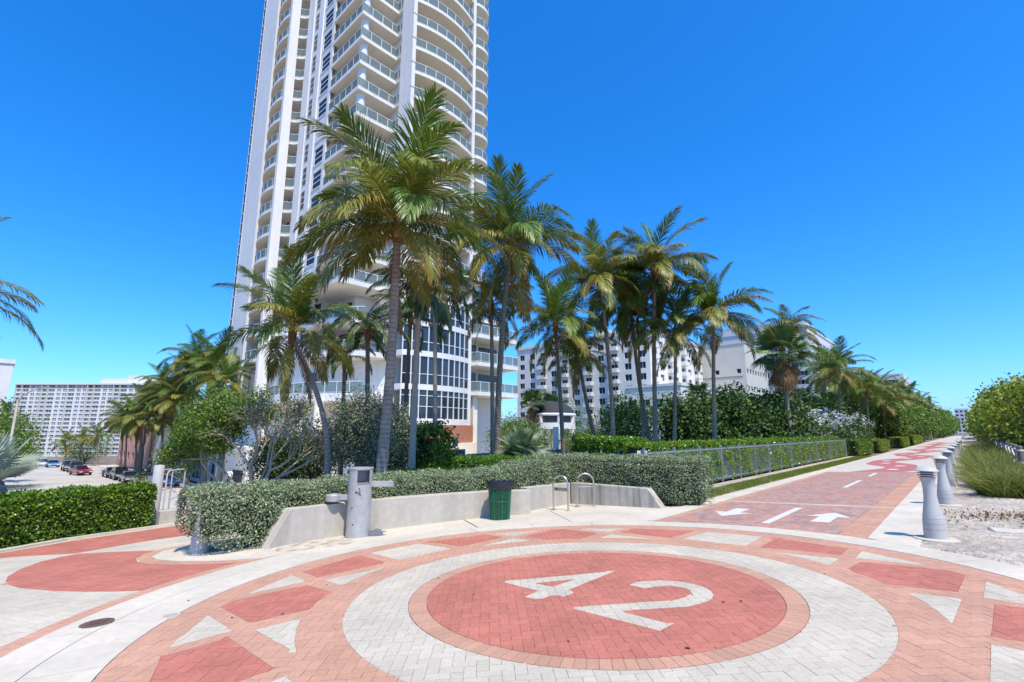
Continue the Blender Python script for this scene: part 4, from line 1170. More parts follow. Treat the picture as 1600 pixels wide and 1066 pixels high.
# low buildings on the north side of the street
lo = thing('modern_low_building', (-104, 21.6, -5.0), 'low grey and white modern building behind the street palms', 'building')
M_lgrey = mat('light_grey_render', (0.62, 0.61, 0.59), .8, noise=(.8, .05))
facade(lo, 0, 0, 0, [0, 3, 8, 12, 17, 22, 27, 30, 36], [0, .3, 3.2, 5.2, 7.0, 9.0], {(1, 1): window_mesh(5, 2.9, (1,), 3, .12), (3, 3): window_mesh(5, 1.8, (1,), 3, .12), (5, 1): window_mesh(5, 2.9, (1,), 3, .12), (7, 1): window_mesh(6, 2.9, (1,), 4, .12)}, .4, M_lgrey)
MB().box(.3, 35.7, .6, 12, 0, 8.9).build('inner_block', M_latd, lo); MB().box(-.3, 36.3, -.4, 12.3, 9.0, 9.5).build('roof', M_lgrey, lo)
mb = MB(); mb.add([(9, -.5, 0), (9.6, -.5, 0), (12.6, -.5, 9.0), (11.8, -.5, 9.0), (9, -.1, 0), (9.6, -.1, 0), (12.6, -.1, 9.0), (11.8, -.1, 9.0)], [(0, 1, 2, 3), (4, 7, 6, 5), (0, 4, 5, 1), (1, 5, 6, 2), (2, 6, 7, 3), (3, 7, 4, 0)]); mb.build('slanted_fin', M_slab, lo)
MB().box(36.0, 46, -1.0, 5, 0, 4.6).build('porch_wall', M_cream, lo); MB().box(35.6, 47, -1.6, 5, 4.6, 5.1).build('porch_roof', M_slab, lo)
MB().box(38, 39.2, -1.08, -1.005, 0, 2.4).build('door', M_door, lo); MB().box(42, 45, -1.06, -1.005, 1.0, 2.5).build('window', M_door, lo)
pk = thing('pink_building', (-134, 21.5, -5.0), 'salmon brick building behind the clustered street palms', 'building')
M_salmon = mat('salmon_brick', (0.52, 0.28, 0.205), .85, noise=(3, .12), speck=(6, .12))
wpk = window_mesh(1.7, 1.6, (1,), 2, .07, frame=M_shade)
facade(pk, 0, 0, 0, breaks(6, 4.1, 1.7, 0, 27, 1.5), breaks(2, 3.1, 1.6, 0, 8.0, 1.2), {(2*i + 1, 2*j + 1): wpk for i in range(6) for j in range(2)}, .35, M_salmon)
facade(pk, 27, 0, R(90), [0, 12], [0, 8.0], {}, .3, M_salmon, name='side_wall')
MB().box(.4, 26.6, .6, 12, 0, 7.9).build('inner_block', M_latd, pk); MB().box(-.3, 27.3, -.4, 12.3, 8.0, 8.6).build('roof', M_salmon, pk)
# ================================================================== CARS AND PERSON
M_tyre = mat('tyre', (0.015, 0.015, 0.016), .85); M_rim = mat('rim', (.45, .45, .46), .35, metal=.8)
M_cglass = mat('car_glass', (.012, .015, .02), .05, spec=.8)
M_lampw = mat('headlamp', (.6, .6, .6), .15, spec=.7); M_lampr = mat('tail_lamp', (.35, .01, .01), .2, spec=.6)
PROF = {   # side profile of body (x along length, z), then glasshouse
 'suv': (4.6, 1.85, [(0, .35), (0, .75), (.08, .95), (1.15, 1.08), (3.9, 1.1), (4.52, 1.02), (4.6, .7), (4.58, .35)], [(1.05, 1.06), (1.75, 1.64), (2.2, 1.72), (3.9, 1.68), (4.45, 1.08)]),
 'sedan': (4.7, 1.8, [(0, .32), (0, .62), (.1, .78), (1.3, .93), (3.7, .97), (4.6, .93), (4.7, .6), (4.66, .32)], [(1.25, .91), (2.05, 1.36), (2.5, 1.43), (3.2, 1.4), (4.0, .96)]),
 'truck': (5.6, 1.95, [(0, .5), (0, .95), (.1, 1.12), (1.4, 1.2), (3.5, 1.22), (5.55, 1.2), (5.6, .8), (5.58, .5)], [(1.3, 1.18), (1.95, 1.8), (2.4, 1.9), (3.35, 1.88), (3.55, 1.21)]),
}
def car(kind, x, y, rz, col, label, gx=None, group='cars parked along the street'):
    L, W, body, top = PROF[kind]
    t = thing('parked_car', (x, y, gz(x) - .06), label, 'car', group, rz=rz)
    M = mat('paint_%s' % col[0], col[1], .25, spec=.5, coat=.6, noise=(2, .04))
    def loft(P, ws, m, name, flip=False):
        n = len(P); mb = MB(); vs = []
        for s in (-1, 1):
            for (px, pz), w in zip(P, ws): vs.append((px - L/2, s * w, pz))
        fs = [tuple(range(n)), tuple(range(2*n - 1, n - 1, -1))] + [(i, i + n, (i+1) % n + n, (i+1) % n) for i in range(n)]
        mb.add(vs, fs); o = mb.build(name, m, t); bevel(o, .06, 2); return o
    loft(body, [W/2 - (.04 if pz < .6 else .0) - (.05 if px < .05 or px > L - .05 else 0) for px, pz in body], M, 'body')
    wt = [W/2 - .06 if pz < 1.25 else W/2 - .26 for px, pz in top]
    cab = loft(top, wt, M_cglass, 'windows')
    zt = max(p[1] for p in top); rx = [p for p in top if p[1] > zt - .14]
    mb = MB(); x0, x1 = min(p[0] for p in rx) - L/2 - .05, max(p[0] for p in rx) - L/2 + .05
    mb.box(x0, x1, -W/2 + .24, W/2 - .24, zt - .06, zt + .03); o = mb.build('roof', M, t); bevel(o, .04, 2)
    if kind == 'truck':
        for s in (-1, 1): MB().box(3.6 - L/2, 5.5 - L/2, s*(W/2 - .06) - .05, s*(W/2 - .06) + .05, 1.2, 1.32).build('bed_side', M, t)
    for wx in (.17 * L, .81 * L):
        for s in (-1, 1):
            r = .36 if kind != 'sedan' else .33
            mb = MB(); k = 20; vs = []
            for yy, rr2 in ((-.11, r*.9), (-.09, r), (.09, r), (.11, r*.9)):
                for j in range(k): vs.append((wx - L/2 + rr2*math.cos(2*math.pi*j/k), s*(W/2 - .1) + yy, r + rr2*math.sin(2*math.pi*j/k)))
            fs = [(i*k + j, i*k + (j+1) % k, (i+1)*k + (j+1) % k, (i+1)*k + j) for i in range(3) for j in range(k)] + [tuple(range(k)), tuple(range(4*k - 1, 3*k - 1, -1))]
            mb.add(vs, fs); w = mb.build('wheel', M_tyre, t)
            mb = MB(); vs = [(wx - L/2 + r*.62*math.cos(2*math.pi*j/k), s*(W/2 + .015), r + r*.62*math.sin(2*math.pi*j/k)) for j in range(k)]
            mb.add(vs, [tuple(range(k))]); mb.build('rim', M_rim, w)
    zl_ = body[1][1]
    for s in (-1, 1):
        MB().box(-L/2 - .02, -L/2 + .12, s*(W/2 - .3) - .2, s*(W/2 - .3) + .2, zl_ - .12, zl_ + .05).build('headlight', M_lampw, t)
        MB().box(L/2 - .1, L/2 + .02, s*(W/2 - .25) - .16, s*(W/2 - .25) + .16, zl_ + .0, zl_ + .17).build('tail_light', M_lampr, t)
        MB().box(.33*L - L/2, .33*L - L/2 + .16, s*(W/2 + .1) - .1, s*(W/2 + .1) + .1, body[3][1] + .02, body[3][1] + .16).build('mirror', M, t)
    MB().box(L/2 - .01, L/2 + .025, -.26, .26, zl_ - .08, zl_ + .06).build('number_plate', M_wsign, t)
    for xx in (-L/2 - .025, L/2 - .09): MB().box(xx, xx + .115, -W/2 + .1, W/2 - .1, .34, .5).build('bumper', M_tyre, t)
    return t
BLUE = ('blue', (.012, .06, .23)); BLK = ('black', (.014, .015, .018)); GRY = ('grey', (.09, .095, .1)); RED = ('red', (.30, .012, .012))
WHT = ('white', (.62, .62, .62)); DBL = ('navy', (.015, .03, .09)); CYN = ('light_blue', (.10, .26, .45))
a = R(180)
car('truck', -72.6, 16.4, a + R(4), BLUE, 'blue pickup truck parked nearest under the street palms')
car('sedan', -79.3, 15.7, a + R(2), BLK, 'black sedan just beyond the blue pickup truck')
car('sedan', -85.6, 15.4, a, GRY, 'dark grey sedan third along the parked row')
car('suv', -91.5, 15.3, a, BLK, 'black sport utility car behind the dark grey sedan')
car('sedan', -97.2, 15.2, a, GRY, 'grey sedan at the far end of the near parked row')
car('sedan', -105.5, 12.5, a + R(10), RED, 'small red car standing out in the street')
car('suv', -112.0, 12.6, a, BLK, 'black car directly behind the small red car')
car('suv', -118.5, 12.4, a, GRY, 'grey car behind the black one beyond the red car')
car('sedan', -134, 11.5, a, CYN, 'light blue car far down the street')
car('suv', -142, 10.5, a, WHT, 'white car at the far end of the street')
car('truck', -128, 5.6, R(8), WHT, 'white pickup at the left far side of the street')
car('suv', -46, .9, R(6), DBL, 'dark blue car half hidden by the silvery fan palm')
# ================================================================== PLANTS
def leafmat(name, col, trans=.28, rough=.45, spec=.45, orand=.0, big=None):
    return mat(name, col, rough, spec=spec, trans=trans, tint=True, orand=orand, big=big)
M_pal_g = leafmat('palm_green', (.115, .195, .026), .32, .4, .45, orand=.18)
M_pal_o = leafmat('palm_olive', (.195, .225, .036), .32, .4, .45, orand=.2)
M_pal_y = leafmat('palm_yellow', (.29, .25, .04), orand=.15)
M_pal_b = leafmat('palm_dry', (.27, .165, .075), .15, .8, .2, orand=.2)
M_pal_d = leafmat('palm_dark', (.060, .105, .032), .28, .4, .45, orand=.15)
M_rach = mat('rachis', (.30, .27, .06), .5, tint=True); M_rachb = mat('rachis_brown', (.28, .17, .07), .7, tint=True)
M_trunk = mat('palm_trunk', (.27, .225, .18), .9, noise=(9, .18), bump=(25, .7, .03), big=(1.2, .15), rings=(7.5, .3))
M_trunkd = mat('palm_trunk_dark', (.19, .155, .12), .9, noise=(9, .22), bump=(25, .7, .03), rings=(7.5, .3))
M_fibre = mat('palm_fibre', (.20, .11, .045), .95, noise=(20, .3), bump=(40, .8))
M_bark = mat('bark', (.20, .175, .15), .9, noise=(14, .2), bump=(40, .6))
M_barkp = mat('pale_bark', (.38, .33, .27), .85, noise=(12, .15), bump=(40, .5))
M_core = mat('hedge_shade_core', (.018, .03, .012), .95, noise=(8, .3))  # near-black green for the light-blocking hull inside each hedge
M_coco = mat('coconut', (.25, .17, .04), .5, orand=.3); M_spath = mat('flower_stalk', (.50, .25, .05), .7)

def frond_mesh(name, L, e0, e1, leaf, rach, seed, lm=.98, n=84, grav=.55, brown=0.0, width=.041, side=0.0, curl=1.25):
    rng = np.random.default_rng(seed)
    K = 26; S = np.linspace(0, 1, K); e = np.radians(e0 + (e1 - e0) * S ** curl)
    T = np.stack([np.cos(e), side * S ** 2, np.sin(e)], 1); T /= np.linalg.norm(T, axis=1)[:, None]
    Pc = np.concatenate([[np.zeros(3)], np.cumsum((T[:-1] + T[1:]) / 2 * (L / (K - 1)), 0)])
    V, F, MI, TI_ = [], [], [], []
    # rachis: three-sided taper
    for i in range(0, K):
        r = .034 * (1 - .85 * S[i]) * L / 3.5 + .003
        up = np.cross(np.cross(T[i], [0, 0, 1.0]) + 1e-6, T[i]); up /= np.linalg.norm(up)
        sd = np.cross(T[i], up)
        for q in (sd * r, up * r * .8, -sd * r): V.append(Pc[i] + q); TI_.append([1, 1, 1])
    for i in range(K - 1):
        for a, b in ((0, 1), (1, 2), (2, 0)): F.append((i*3 + a, i*3 + b, (i+1)*3 + b, (i+1)*3 + a)); MI.append(1)
    for sgn in (-1, 1):
        for s in np.linspace(.13, .995, n):
            s = min(1, s + rng.uniform(-.006, .006)); f = s * (K - 1); i = min(int(f), K - 2); w = f - i
            p = Pc[i] * (1 - w) + Pc[i+1] * w; t = T[i] * (1 - w) + T[i+1] * w; t /= np.linalg.norm(t)
            sd = np.cross(t, [0, 0, 1.0]); nn = np.linalg.norm(sd)
            sd = sd / nn if nn > 1e-3 else np.array([0, 1.0, 0]); up = np.cross(sd, t)
            al = math.radians(68 - 46 * s + rng.uniform(-9, 9))
            d = t * math.cos(al) + sgn * sd * math.sin(al) + up * (.22 * (1 - s) + rng.uniform(-.12, .12)); d /= np.linalg.norm(d)
            l = lm * math.sin(math.pi * (.14 + .80 * s)) ** .6 * rng.uniform(.86, 1.08) * L / 3.5
            g = grav * rng.uniform(.8, 1.8); wd = t - (t @ d) * d; wd /= np.linalg.norm(wd) + 1e-9
            o = len(V); ww = width * L / 3.5 * rng.uniform(.8, 1.15); tv = rng.uniform(.75, 1.25)
            for k, (fr, wf) in enumerate(((0, .55), (.36, 1.0), (.70, .72))):
                V.append(p + wd * ww * wf * .5); V.append(p - wd * ww * wf * .5)
                tb = np.array([1 + .8 * brown * fr, 1 - .1 * brown * fr, 1 - .3 * brown * fr]) * tv
                TI_ += [tb, tb]
                step = l * (.36, .34, .30)[k]; p = p + d * step; d = d + np.array([0, 0, -g * (.45, .8, 0)[k]]); d /= np.linalg.norm(d)
                wd = wd - (wd @ d) * d; wd /= np.linalg.norm(wd) + 1e-9
            V.append(p); tb = np.array([1 + 1.6 * brown, 1 + .1 * brown, 1 - .1 * brown]) * tv; TI_.append(tb)
            F += [(o, o+1, o+3, o+2), (o+2, o+3, o+5, o+4), (o+4, o+5, o+6, o+6)]; MI += [0, 0, 0]
    me = bpy.data.meshes.new(name)
    me.from_pydata([tuple(v) for v in V], [], [f if f[2] != f[3] else f[:3] for f in F])
    me.materials.append(leaf); me.materials.append(rach); me.polygons.foreach_set('material_index', MI)
    set_tint(me, np.array(TI_, dtype=np.float32)); me.update(); return me
FR = {}
def fr_set(kind, spec):
    FR[kind] = [frond_mesh('frond', 3.5, *a, **k) for a, k in spec]
G_, O_, Y_, B_, D_2 = M_pal_g, M_pal_o, M_pal_y, M_pal_b, M_pal_d
fr_set('up', [((82, 48, G_, M_rach, 1), dict(grav=.25)), ((74, 30, G_, M_rach, 2), dict(grav=.3, side=.15)), ((66, 12, O_, M_rach, 3), dict(grav=.4, side=-.2))])
fr_set('mid', [((50, -20, G_, M_rach, 4), dict(grav=.5, side=.2)), ((42, -40, O_, M_rach, 5), dict(grav=.6)), ((36, -30, O_, M_rach, 6), dict(grav=.7, brown=.4, side=-.2)), ((55, -48, G_, M_rach, 16), dict(grav=.55))])
fr_set('hor', [((20, -55, O_, M_rach, 7), dict(grav=.8, brown=.25)), ((12, -62, O_, M_rach, 8), dict(grav=.9, brown=.4, side=.2)), ((24, -66, G_, M_rach, 9), dict(grav=.8, side=-.2))])
fr_set('low', [((-12, -80, O_, M_rach, 10), dict(grav=.9, brown=.6)), ((-22, -84, G_, M_rach, 11), dict(grav=.9, brown=.4)), ((-5, -78, O_, M_rach, 12), dict(grav=.9, brown=.8))])
fr_set('dead', [((-52, -88, Y_, M_rach, 13), dict(grav=.7, lm=.6)), ((-62, -89, Y_, M_rach, 14), dict(grav=.7, brown=.6)), ((-68, -90, B_, M_rachb, 15), dict(grav=.6, lm=.55))])
fr_set('plume', [((60, -60, D_2, M_rach, 21), dict(grav=1.0, lm=.62, n=70, width=.05)), ((35, -80, D_2, M_rach, 22), dict(grav=1.1, lm=.62, n=70, width=.05)), ((5, -86, D_2, M_rach, 23), dict(grav=1.0, lm=.6, n=70, width=.05)), ((75, -20, G_, M_rach, 24), dict(grav=.8, lm=.6, n=70))])

def trunk_mesh(p0, p1, r0, r1, bow=0.0, n=34, m=None, ring=.05, pw=1.6):
    p0, p1 = Vector(p0), Vector(p1); pts = []; rad = []
    for i in range(n + 1):
        t = i / n; q = p0.lerp(p1, t); xy = t ** pw
        q.x = p0.x + (p1.x - p0.x) * xy; q.y = p0.y + (p1.y - p0.y) * xy
        w = math.sin(math.pi * t) * bow; q.x += w * math.cos(YAW); q.y += w * math.sin(YAW)
        pts.append(q); rad.append((r0 + (r1 - r0) * t ** .6 + .10 * math.exp(-t * 16)) * (1 + (ring if i % 2 else -ring)))
    mb = MB(); mb.tube(pts, rad, 12); return mb
def palm(label, base, crown, L, n=24, seed=0, style='coco', r=.17, bow=0.0, m=None, z0=None, group='coconut palms', fruit=False, pw=1.6, mix=None, young=False):
    rng = random.Random(seed * 31 + 5)
    zb = gz(base[0]) - .15 if z0 is None else z0
    t = thing('coconut_palm' if style == 'coco' else 'royal_palm', (base[0], base[1], zb), label, 'palm', group)
    c = Vector(crown) - Vector((base[0], base[1], zb))
    tm = trunk_mesh((0, 0, 0), c - Vector((0, 0, .15)), r, r * .62, bow, m=m, pw=pw)
    tm.build('trunk', m or M_trunk, t, smooth=True)
    # fibre sheath under the crown
    MB().lathe([(r*.5, -.55), (r*.95, -.25), (r*1.15, .05), (r*.7, .35), (.02, .5)], 12, tuple(c)).build('leaf_sheath', M_fibre, t, smooth=True)
    n = int(n * 1.22)
    seqs = mix or (['up']*6 + ['mid']*10 + ['hor']*9 + ['low']*5 + ['dead']*2 if style == 'coco' else ['plume']*n)
    if young: seqs = ['up']*6 + ['mid']*7 + ['hor']*4 + ['low']*2 + ['dead']*3
    k = len(seqs); seqs = [seqs[int(i * k / n)] for i in range(n)]
    az = rng.uniform(0, 360)
    for i, kd in enumerate(seqs):
        az += 137.5 + rng.uniform(-16, 16)
        me = rng.choice(FR[kd]); s = L / 3.5 * rng.uniform(.86, 1.08) * (.9 if kd in ('dead', 'low') else 1)
        o = link('frond', me, t, c + Vector((0, 0, {'up': .22, 'mid': .12, 'hor': .0, 'low': -.1, 'dead': -.25, 'plume': .05}[kd])))
        o.rotation_mode = 'XYZ'
        o.rotation_euler = (R(rng.uniform(-16, 16)), R(rng.uniform(-9, 9)), R(az)); o.scale = (s, s, s)
    if fruit:
        for i in range(9):
            a = rng.uniform(0, 6.28); rr2 = r * 1.2 + rng.uniform(0, .12)
            MB().lathe([(.01, -.13), (.07, -.09), (.10, 0), (.075, .09), (.01, .13)], 10, (c.x + rr2*math.cos(a), c.y + rr2*math.sin(a), c.z - rng.uniform(.05, .4))).build('coconut', M_coco, t, smooth=True)
        for i in range(5):
            a = rng.uniform(0, 6.28); mb = MB()
            for q in range(12):
                b = a + rng.uniform(-.4, .4); l = rng.uniform(.4, .75)
                mb.tube([tuple(c + Vector((.1*math.cos(a), .1*math.sin(a), .1))), tuple(c + Vector((.28*math.cos(b), .28*math.sin(b), .42*l + .1))), tuple(c + Vector((l*math.cos(b), l*math.sin(b), .3*l)))], .009, 4)
            mb.build('flower_stalk', M_spath, t)
    return t

def fan_mesh(name, leaf, stem, rad=1.0, pet=.9, span=250, n=26, seed=0, droop=.25, splitt=.55, cup=.12):
    rng = np.random.default_rng(seed); V, F, MI, T = [], [], [], []
    def add(p, t=1.0): V.append(tuple(p)); T.append([t]*3); return len(V) - 1
    for x, w in ((0, .03), (pet, .018)):
        for y, z in ((-w, 0), (w, 0), (0, w)): add((x, y, z + .02 * math.sin(x)))
    for a, b in ((0, 1), (1, 2), (2, 0)): F.append((a, b, b + 3, a + 3)); MI.append(1)
    for i in range(n):
        a0 = math.radians(-span/2 + span * i / n); a1 = math.radians(-span/2 + span * (i+1) / n); am = (a0 + a1) / 2
        l = rad * (1 - .25 * abs(am) / math.radians(span/2)) * rng.uniform(.93, 1.05); tv = rng.uniform(.82, 1.15)
        dz = droop * rng.uniform(.6, 1.4)
        def q(a, r, up): return (pet + r * math.cos(a), r * math.sin(a), up + cup * r - dz * max(0, r / rad - .45) ** 2 * 2)
        c = add((pet, 0, .01), tv); m1 = add(q(a0, l*splitt, 0), tv); m2 = add(q(am, l*splitt, .035*rad), tv); m3 = add(q(a1, l*splitt, 0), tv)
        tip = add(q(am, l, -.0), tv)
        F += [(c, m1, m2), (c, m2, m3), (m1, tip, m2), (m2, tip, m3)]; MI += [0, 0, 0, 0]
    me = bpy.data.meshes.new(name); me.from_pydata(V, [], F); me.materials.append(leaf); me.materials.append(stem)
    me.polygons.foreach_set('material_index', MI); set_tint(me, np.array(T)); me.update(); return me
M_silv = leafmat('silver_fan', (.30, .36, .28), .12, .6, .3, orand=.1)
M_silg = leafmat('silver_green_fan', (.27, .34, .20), .15, .55, .3, orand=.12)
M_fang = leafmat('fan_green', (.085, .145, .03), .25, orand=.25)
M_fany = leafmat('fan_yellow', (.20, .19, .03), .25, orand=.2)
FAN = {'silver': [fan_mesh('fan_leaf', M_silv, M_silv, 1.15, 1.0, 260, 30, s, .12, .62) for s in (1, 2)],
       'silverg': [fan_mesh('fan_leaf', M_silg, M_silg, .85, .6, 280, 30, s, .15, .35) for s in (3, 4)],
       'silvery': [fan_mesh('fan_leaf', M_fang, M_fany, .8, .6, 280, 30, s, .15, .35) for s in (3,)],
       'green': [fan_mesh('fan_leaf', M_fang, M_fany, .9, .9, 270, 26, s, .5, .5) for s in (5, 6)],
       'dry': [fan_mesh('fan_leaf', M_pal_b, M_rachb, .8, .8, 240, 22, s, .9, .4, -.3) for s in (7, 8)]}
def fan_palm(name, label, base, ch, L, n, kinds, seed, r=.16, dead=0, elev=(80, -25), m=None, z0=None, group=None):
    rng = random.Random(seed); zb = gz(base[0]) - .1 if z0 is None else z0
    t = thing(name, (base[0], base[1], zb), label, 'palm', group)
    h = ch - zb; lx, ly = rng.uniform(-.1, .1), rng.uniform(-.1, .1)
    trunk_mesh((0, 0, 0), (lx, ly, h), r, r * .8, 0, 16, ring=.04).build('trunk', m or M_trunk, t, smooth=True)
    az = rng.uniform(0, 360)
    for i in range(n + dead):
        az += 137.5 + rng.uniform(-15, 15); f = i / max(1, n - 1)
        dd = i >= n
        el = elev[0] + (elev[1] - elev[0]) * f ** .9 if not dd else rng.uniform(-80, -35)
        me = rng.choice(FAN['dry' if dd else rng.choice(kinds)])
        o = link('fan_leaf', me, t, (lx, ly, h - (.1 if not dd else .1 + 1.1 * rng.random())))
        s = L / 1.8 * rng.uniform(.85, 1.1)
        o.rotation_mode = 'QUATERNION'
        o.rotation_quaternion = Quaternion((0, 0, 1), R(az)) @ Quaternion((0, 1, 0), -R(el)) @ Quaternion((1, 0, 0), R(rng.uniform(-30, 30)))
        o.scale = (s, s, s)
    return t

# ---------------------------------------------------------------- coconut palms of the garden
GP = 'coconut palms of the garden'
palm('tallest nearest coconut palm, before the tower, with orange flower stalks', (-12.62, 8.07), (-11.76, 7.75, 7.75), 3.6, 27, 3, r=.185, bow=.12, fruit=True, group=GP, m=M_trunk)
palm('tall coconut palm just right of the tower, trunk leaning right', (-15.70, 16.15), (-14.48, 15.64, 10.14), 3.7, 27, 8, r=.18, bow=-.1, fruit=True, group=GP, m=M_trunkd)
palm('young bright green coconut palm with bent trunk left of the tallest palm', (-16.9, 8.55), (-17.22, 7.21, 5.12), 2.75, 22, 5, r=.13, bow=.42, group=GP, young=True)
palm('coconut palm left in the right-hand group, its slim trunk leaning left', (-15.61, 25.86), (-14.99, 24.05, 10.51), 3.6, 24, 11, r=.16, bow=.15, group=GP)
palm('tallest coconut palm of the right-hand group, straight trunk', (-13.97, 28.06), (-12.75, 26.62, 11.24), 3.9, 27, 12, r=.17, group=GP)
palm('coconut palm in front of the gazebo', (-16.51, 22.18), (-16.07, 21.07, 7.46), 3.3, 22, 13, r=.15, group=GP, m=M_trunkd)
palm('short coconut palm leaning left beside the gazebo, yellowing fronds', (-16.59, 26.35), (-17.06, 24.59, 6.36), 3.0, 20, 14, r=.16, bow=-.3, group=GP, m=M_trunkd)
palm('coconut palm with dark curved trunk leaning left behind the tallest of the group', (-14.74, 29.44), (-14.77, 27.25, 9.60), 3.4, 23, 15, r=.16, bow=-.35, group=GP, m=M_trunkd)
palm('low coconut palm with dry hanging fronds right of the tallest of the group', (-13.0, 28.26), (-12.05, 27.51, 7.51), 3.1, 22, 16, r=.14, bow=.12, group=GP)
palm('rightmost coconut palm of the group, before the beige block', (-10.95, 29.45), (-10.07, 28.43, 8.34), 3.4, 24, 17, r=.15, group=GP)
palm('slim coconut palm half hidden behind the palm right of the tower', (-18.71, 18.86), (-17.83, 17.79, 8.3), 2.7, 20, 18, r=.15, group=GP)
palm('coconut palm feathering out above the skirted fan palm', (-11.0, 46.5), (-10.0, 45.6, 10.2), 2.9, 18, 31, r=.14, group=GP)
palm('slender second trunk palm between the leaning ones of the group', (-15.9, 30.2), (-14.9, 28.3, 8.6), 2.4, 16, 19, r=.12, group=GP)
palm('feathery dark palm with pale smooth trunk right of the tallest palm', (-15.68, 11.43), (-14.66, 10.75, 6.7), 2.6, 18, 20, style='royal', r=.16, m=M_barkp, group='feathery dark palms before the tower')
palm('feathery dark palm left of the tallest palm, over the silvery tree', (-20.20, 12.24), (-19.38, 11.47, 6.1), 2.7, 17, 21, style='royal', r=.15, m=M_trunkd, group='feathery dark palms before the tower')
palm('feathery dark palm with dry fronds close to the tower wall', (-23.13, 12.6), (-22.11, 11.9, 5.2), 2.3, 14, 22, style='royal', r=.14, m=M_trunkd, group='feathery dark palms before the tower')
palm('feathery dark palm hanging low behind the tallest palm', (-22.5, 15.8), (-21.0, 14.9, 7.6), 2.9, 16, 23, style='royal', r=.15, m=M_trunkd, group='feathery dark palms before the tower')
palm('feathery dark palm before the curved glass wall', (-19.5, 15.6), (-18.6, 14.6, 8.2), 2.7, 15, 24, style='royal', r=.14, m=M_barkp, group='feathery dark palms before the tower')
# promenade side, farther north
GR = 'coconut palms along the promenade'
palm('coconut palm over the white-flowering shrub, drooping crown', (-8.9, 55.88), (-8.2, 54.98, 7.35), 3.4, 22, 30, r=.15, group=GR, m=M_trunkd)
far = [((-11, 68), (-10.6, 67, 7.8), 3.6, 'coconut palm behind the low white wall'), ((-13.5, 78), (-13.2, 77, 9.2), 3.7, 'coconut palm set back behind the clipped hedge block'), ((-9.8, 97), (-9.4, 96, 8.4), 3.7, 'coconut palm rising over the first round green tree'), ((-10, 140), (-9.6, 139, 10.5), 3.8, 'coconut palm rising over the far green trees'), ((-9.4, 79.4), (-9.0, 78.4, 6.75), 3.4, 'first coconut palm beyond the white shrub, pale dry fronds'), ((-8.4, 85.9), (-8.0, 85.0, 5.7), 3.2, 'coconut palm with thin slanting trunk beyond the pale one'),
       ((-8.6, 105.9), (-8.2, 104.8, 7.2), 3.5, 'third coconut palm beyond the white shrub'), ((-8.0, 127.6), (-7.6, 126.4, 8.2), 3.6, 'fourth coconut palm beyond the white shrub'),
       ((-7.5, 149.4), (-7.1, 148.1, 8.2), 3.5, 'fifth coconut palm beyond the white shrub'), ((-7.2, 177.9), (-7.0, 176.6, 8.0), 3.5, 'farthest coconut palm along the promenade'),
       ((-12.5, 92), (-12.2, 91, 8.6), 3.6, 'coconut palm set back behind the pale dry one'), ((-12, 116), (-11.8, 115, 9.4), 3.6, 'tall coconut palm set back in the far green mass')]
for i, (b, c, L, lb) in enumerate(far): palm(lb, b, c, L, 18, 40 + i, r=.14, group=GR)
# street palms on the left
GS = 'coconut palms along the street'
st = [((-100.13, 18.6), (-98.82, 17.4, 4.7), 3.6, 'leftmost of the street palms, by the salmon building'), ((-97.78, 18.9), (-95.73, 18.2, 5.94), 3.6, 'second street palm from the left, dry fronds'),
      ((-95.36, 19.3), (-92.76, 18.8, 6.85), 3.8, 'third street palm from the left'), ((-85.84, 19.4), (-85.51, 18.0, 3.51), 3.4, 'short dark-trunked street palm behind the parked sedans'),
      ((-83.0, 19.8), (-81.5, 18.6, 7.41), 4.0, 'fifth street palm, dark slim trunk near the blue truck'), ((-76.0, 19.9), (-73.9, 18.4, 11.1), 4.4, 'tallest of the street palms'),
      ((-70.5, 20.0), (-68.2, 19.3, 10.4), 4.2, 'tall street palm touching the tower edge'), ((-62.0, 19.6), (-60.5, 18.3, 7.0), 3.6, 'street palm behind the bare-branched tree'),
      ((-74, 19.2), (-74.5, 17.5, 5.5), 3.8, 'low spreading street palm over the blue truck'), ((-90, 19.8), (-88.5, 18.6, 8.6), 3.9, 'windswept street palm in the middle of the row')]
st += [((-104, 17.9), (-102.6, 17.0, 3.4), 4.2, 'low street palm hiding the salmon wall'), ((-94, 18.1), (-92.6, 17.2, 3.2), 4.2, 'low street palm over the grey sedan'), ((-112, 18.6), (-110.6, 17.8, 4.2), 4.2, 'street palm farthest along the salmon building'), ((-88, 20.4), (-86, 19.4, 6.2), 4.2, 'bushy street palm over the row of parked cars'), ((-80, 20.4), (-78, 19.2, 8.9), 4.3, 'street palm just left of the tallest'), ((-66, 19.0), (-64.8, 17.9, 8.3), 4.2, 'street palm at the foot of the tower left edge'), ((-103, 19.5), (-101.5, 18.6, 6.5), 3.8, 'slender street palm over the salmon roof')]
for i, (b, c, L, lb) in enumerate(st): palm(lb, b, c, L, 22, 60 + i, r=.19, group=GS, m=M_trunkd if i % 2 else M_trunk, mix=['up']*4 + ['mid']*8 + ['hor']*8 + ['low']*5 + ['dead']*2)
ff = [((-151.4, 15.1), -.4, 'small palm left of centre at the far end of the street'), ((-159.4, 18.9), .3, 'small palm before the far apartment slab'), ((-139.2, 18.9), .9, 'small palm nearest the salmon building'),
      ((-95, 3.2), 2.6, 'palm rising from the left street trees'), ((-133, 4.9), -.2, 'palm at the left kerb far down the street')]
for i, (b, z, lb) in enumerate(ff): palm(lb, b, (b[0], b[1] - .6, z), 3.4, 15, 80 + i, r=.15, group='small palms at the end of the street')
palm('coconut palm at the left edge, only frond tips in view', (-24.9, -1.45), (-24.2, -1.8, 6.0), 3.5, 24, 91, r=.17, group=GS)

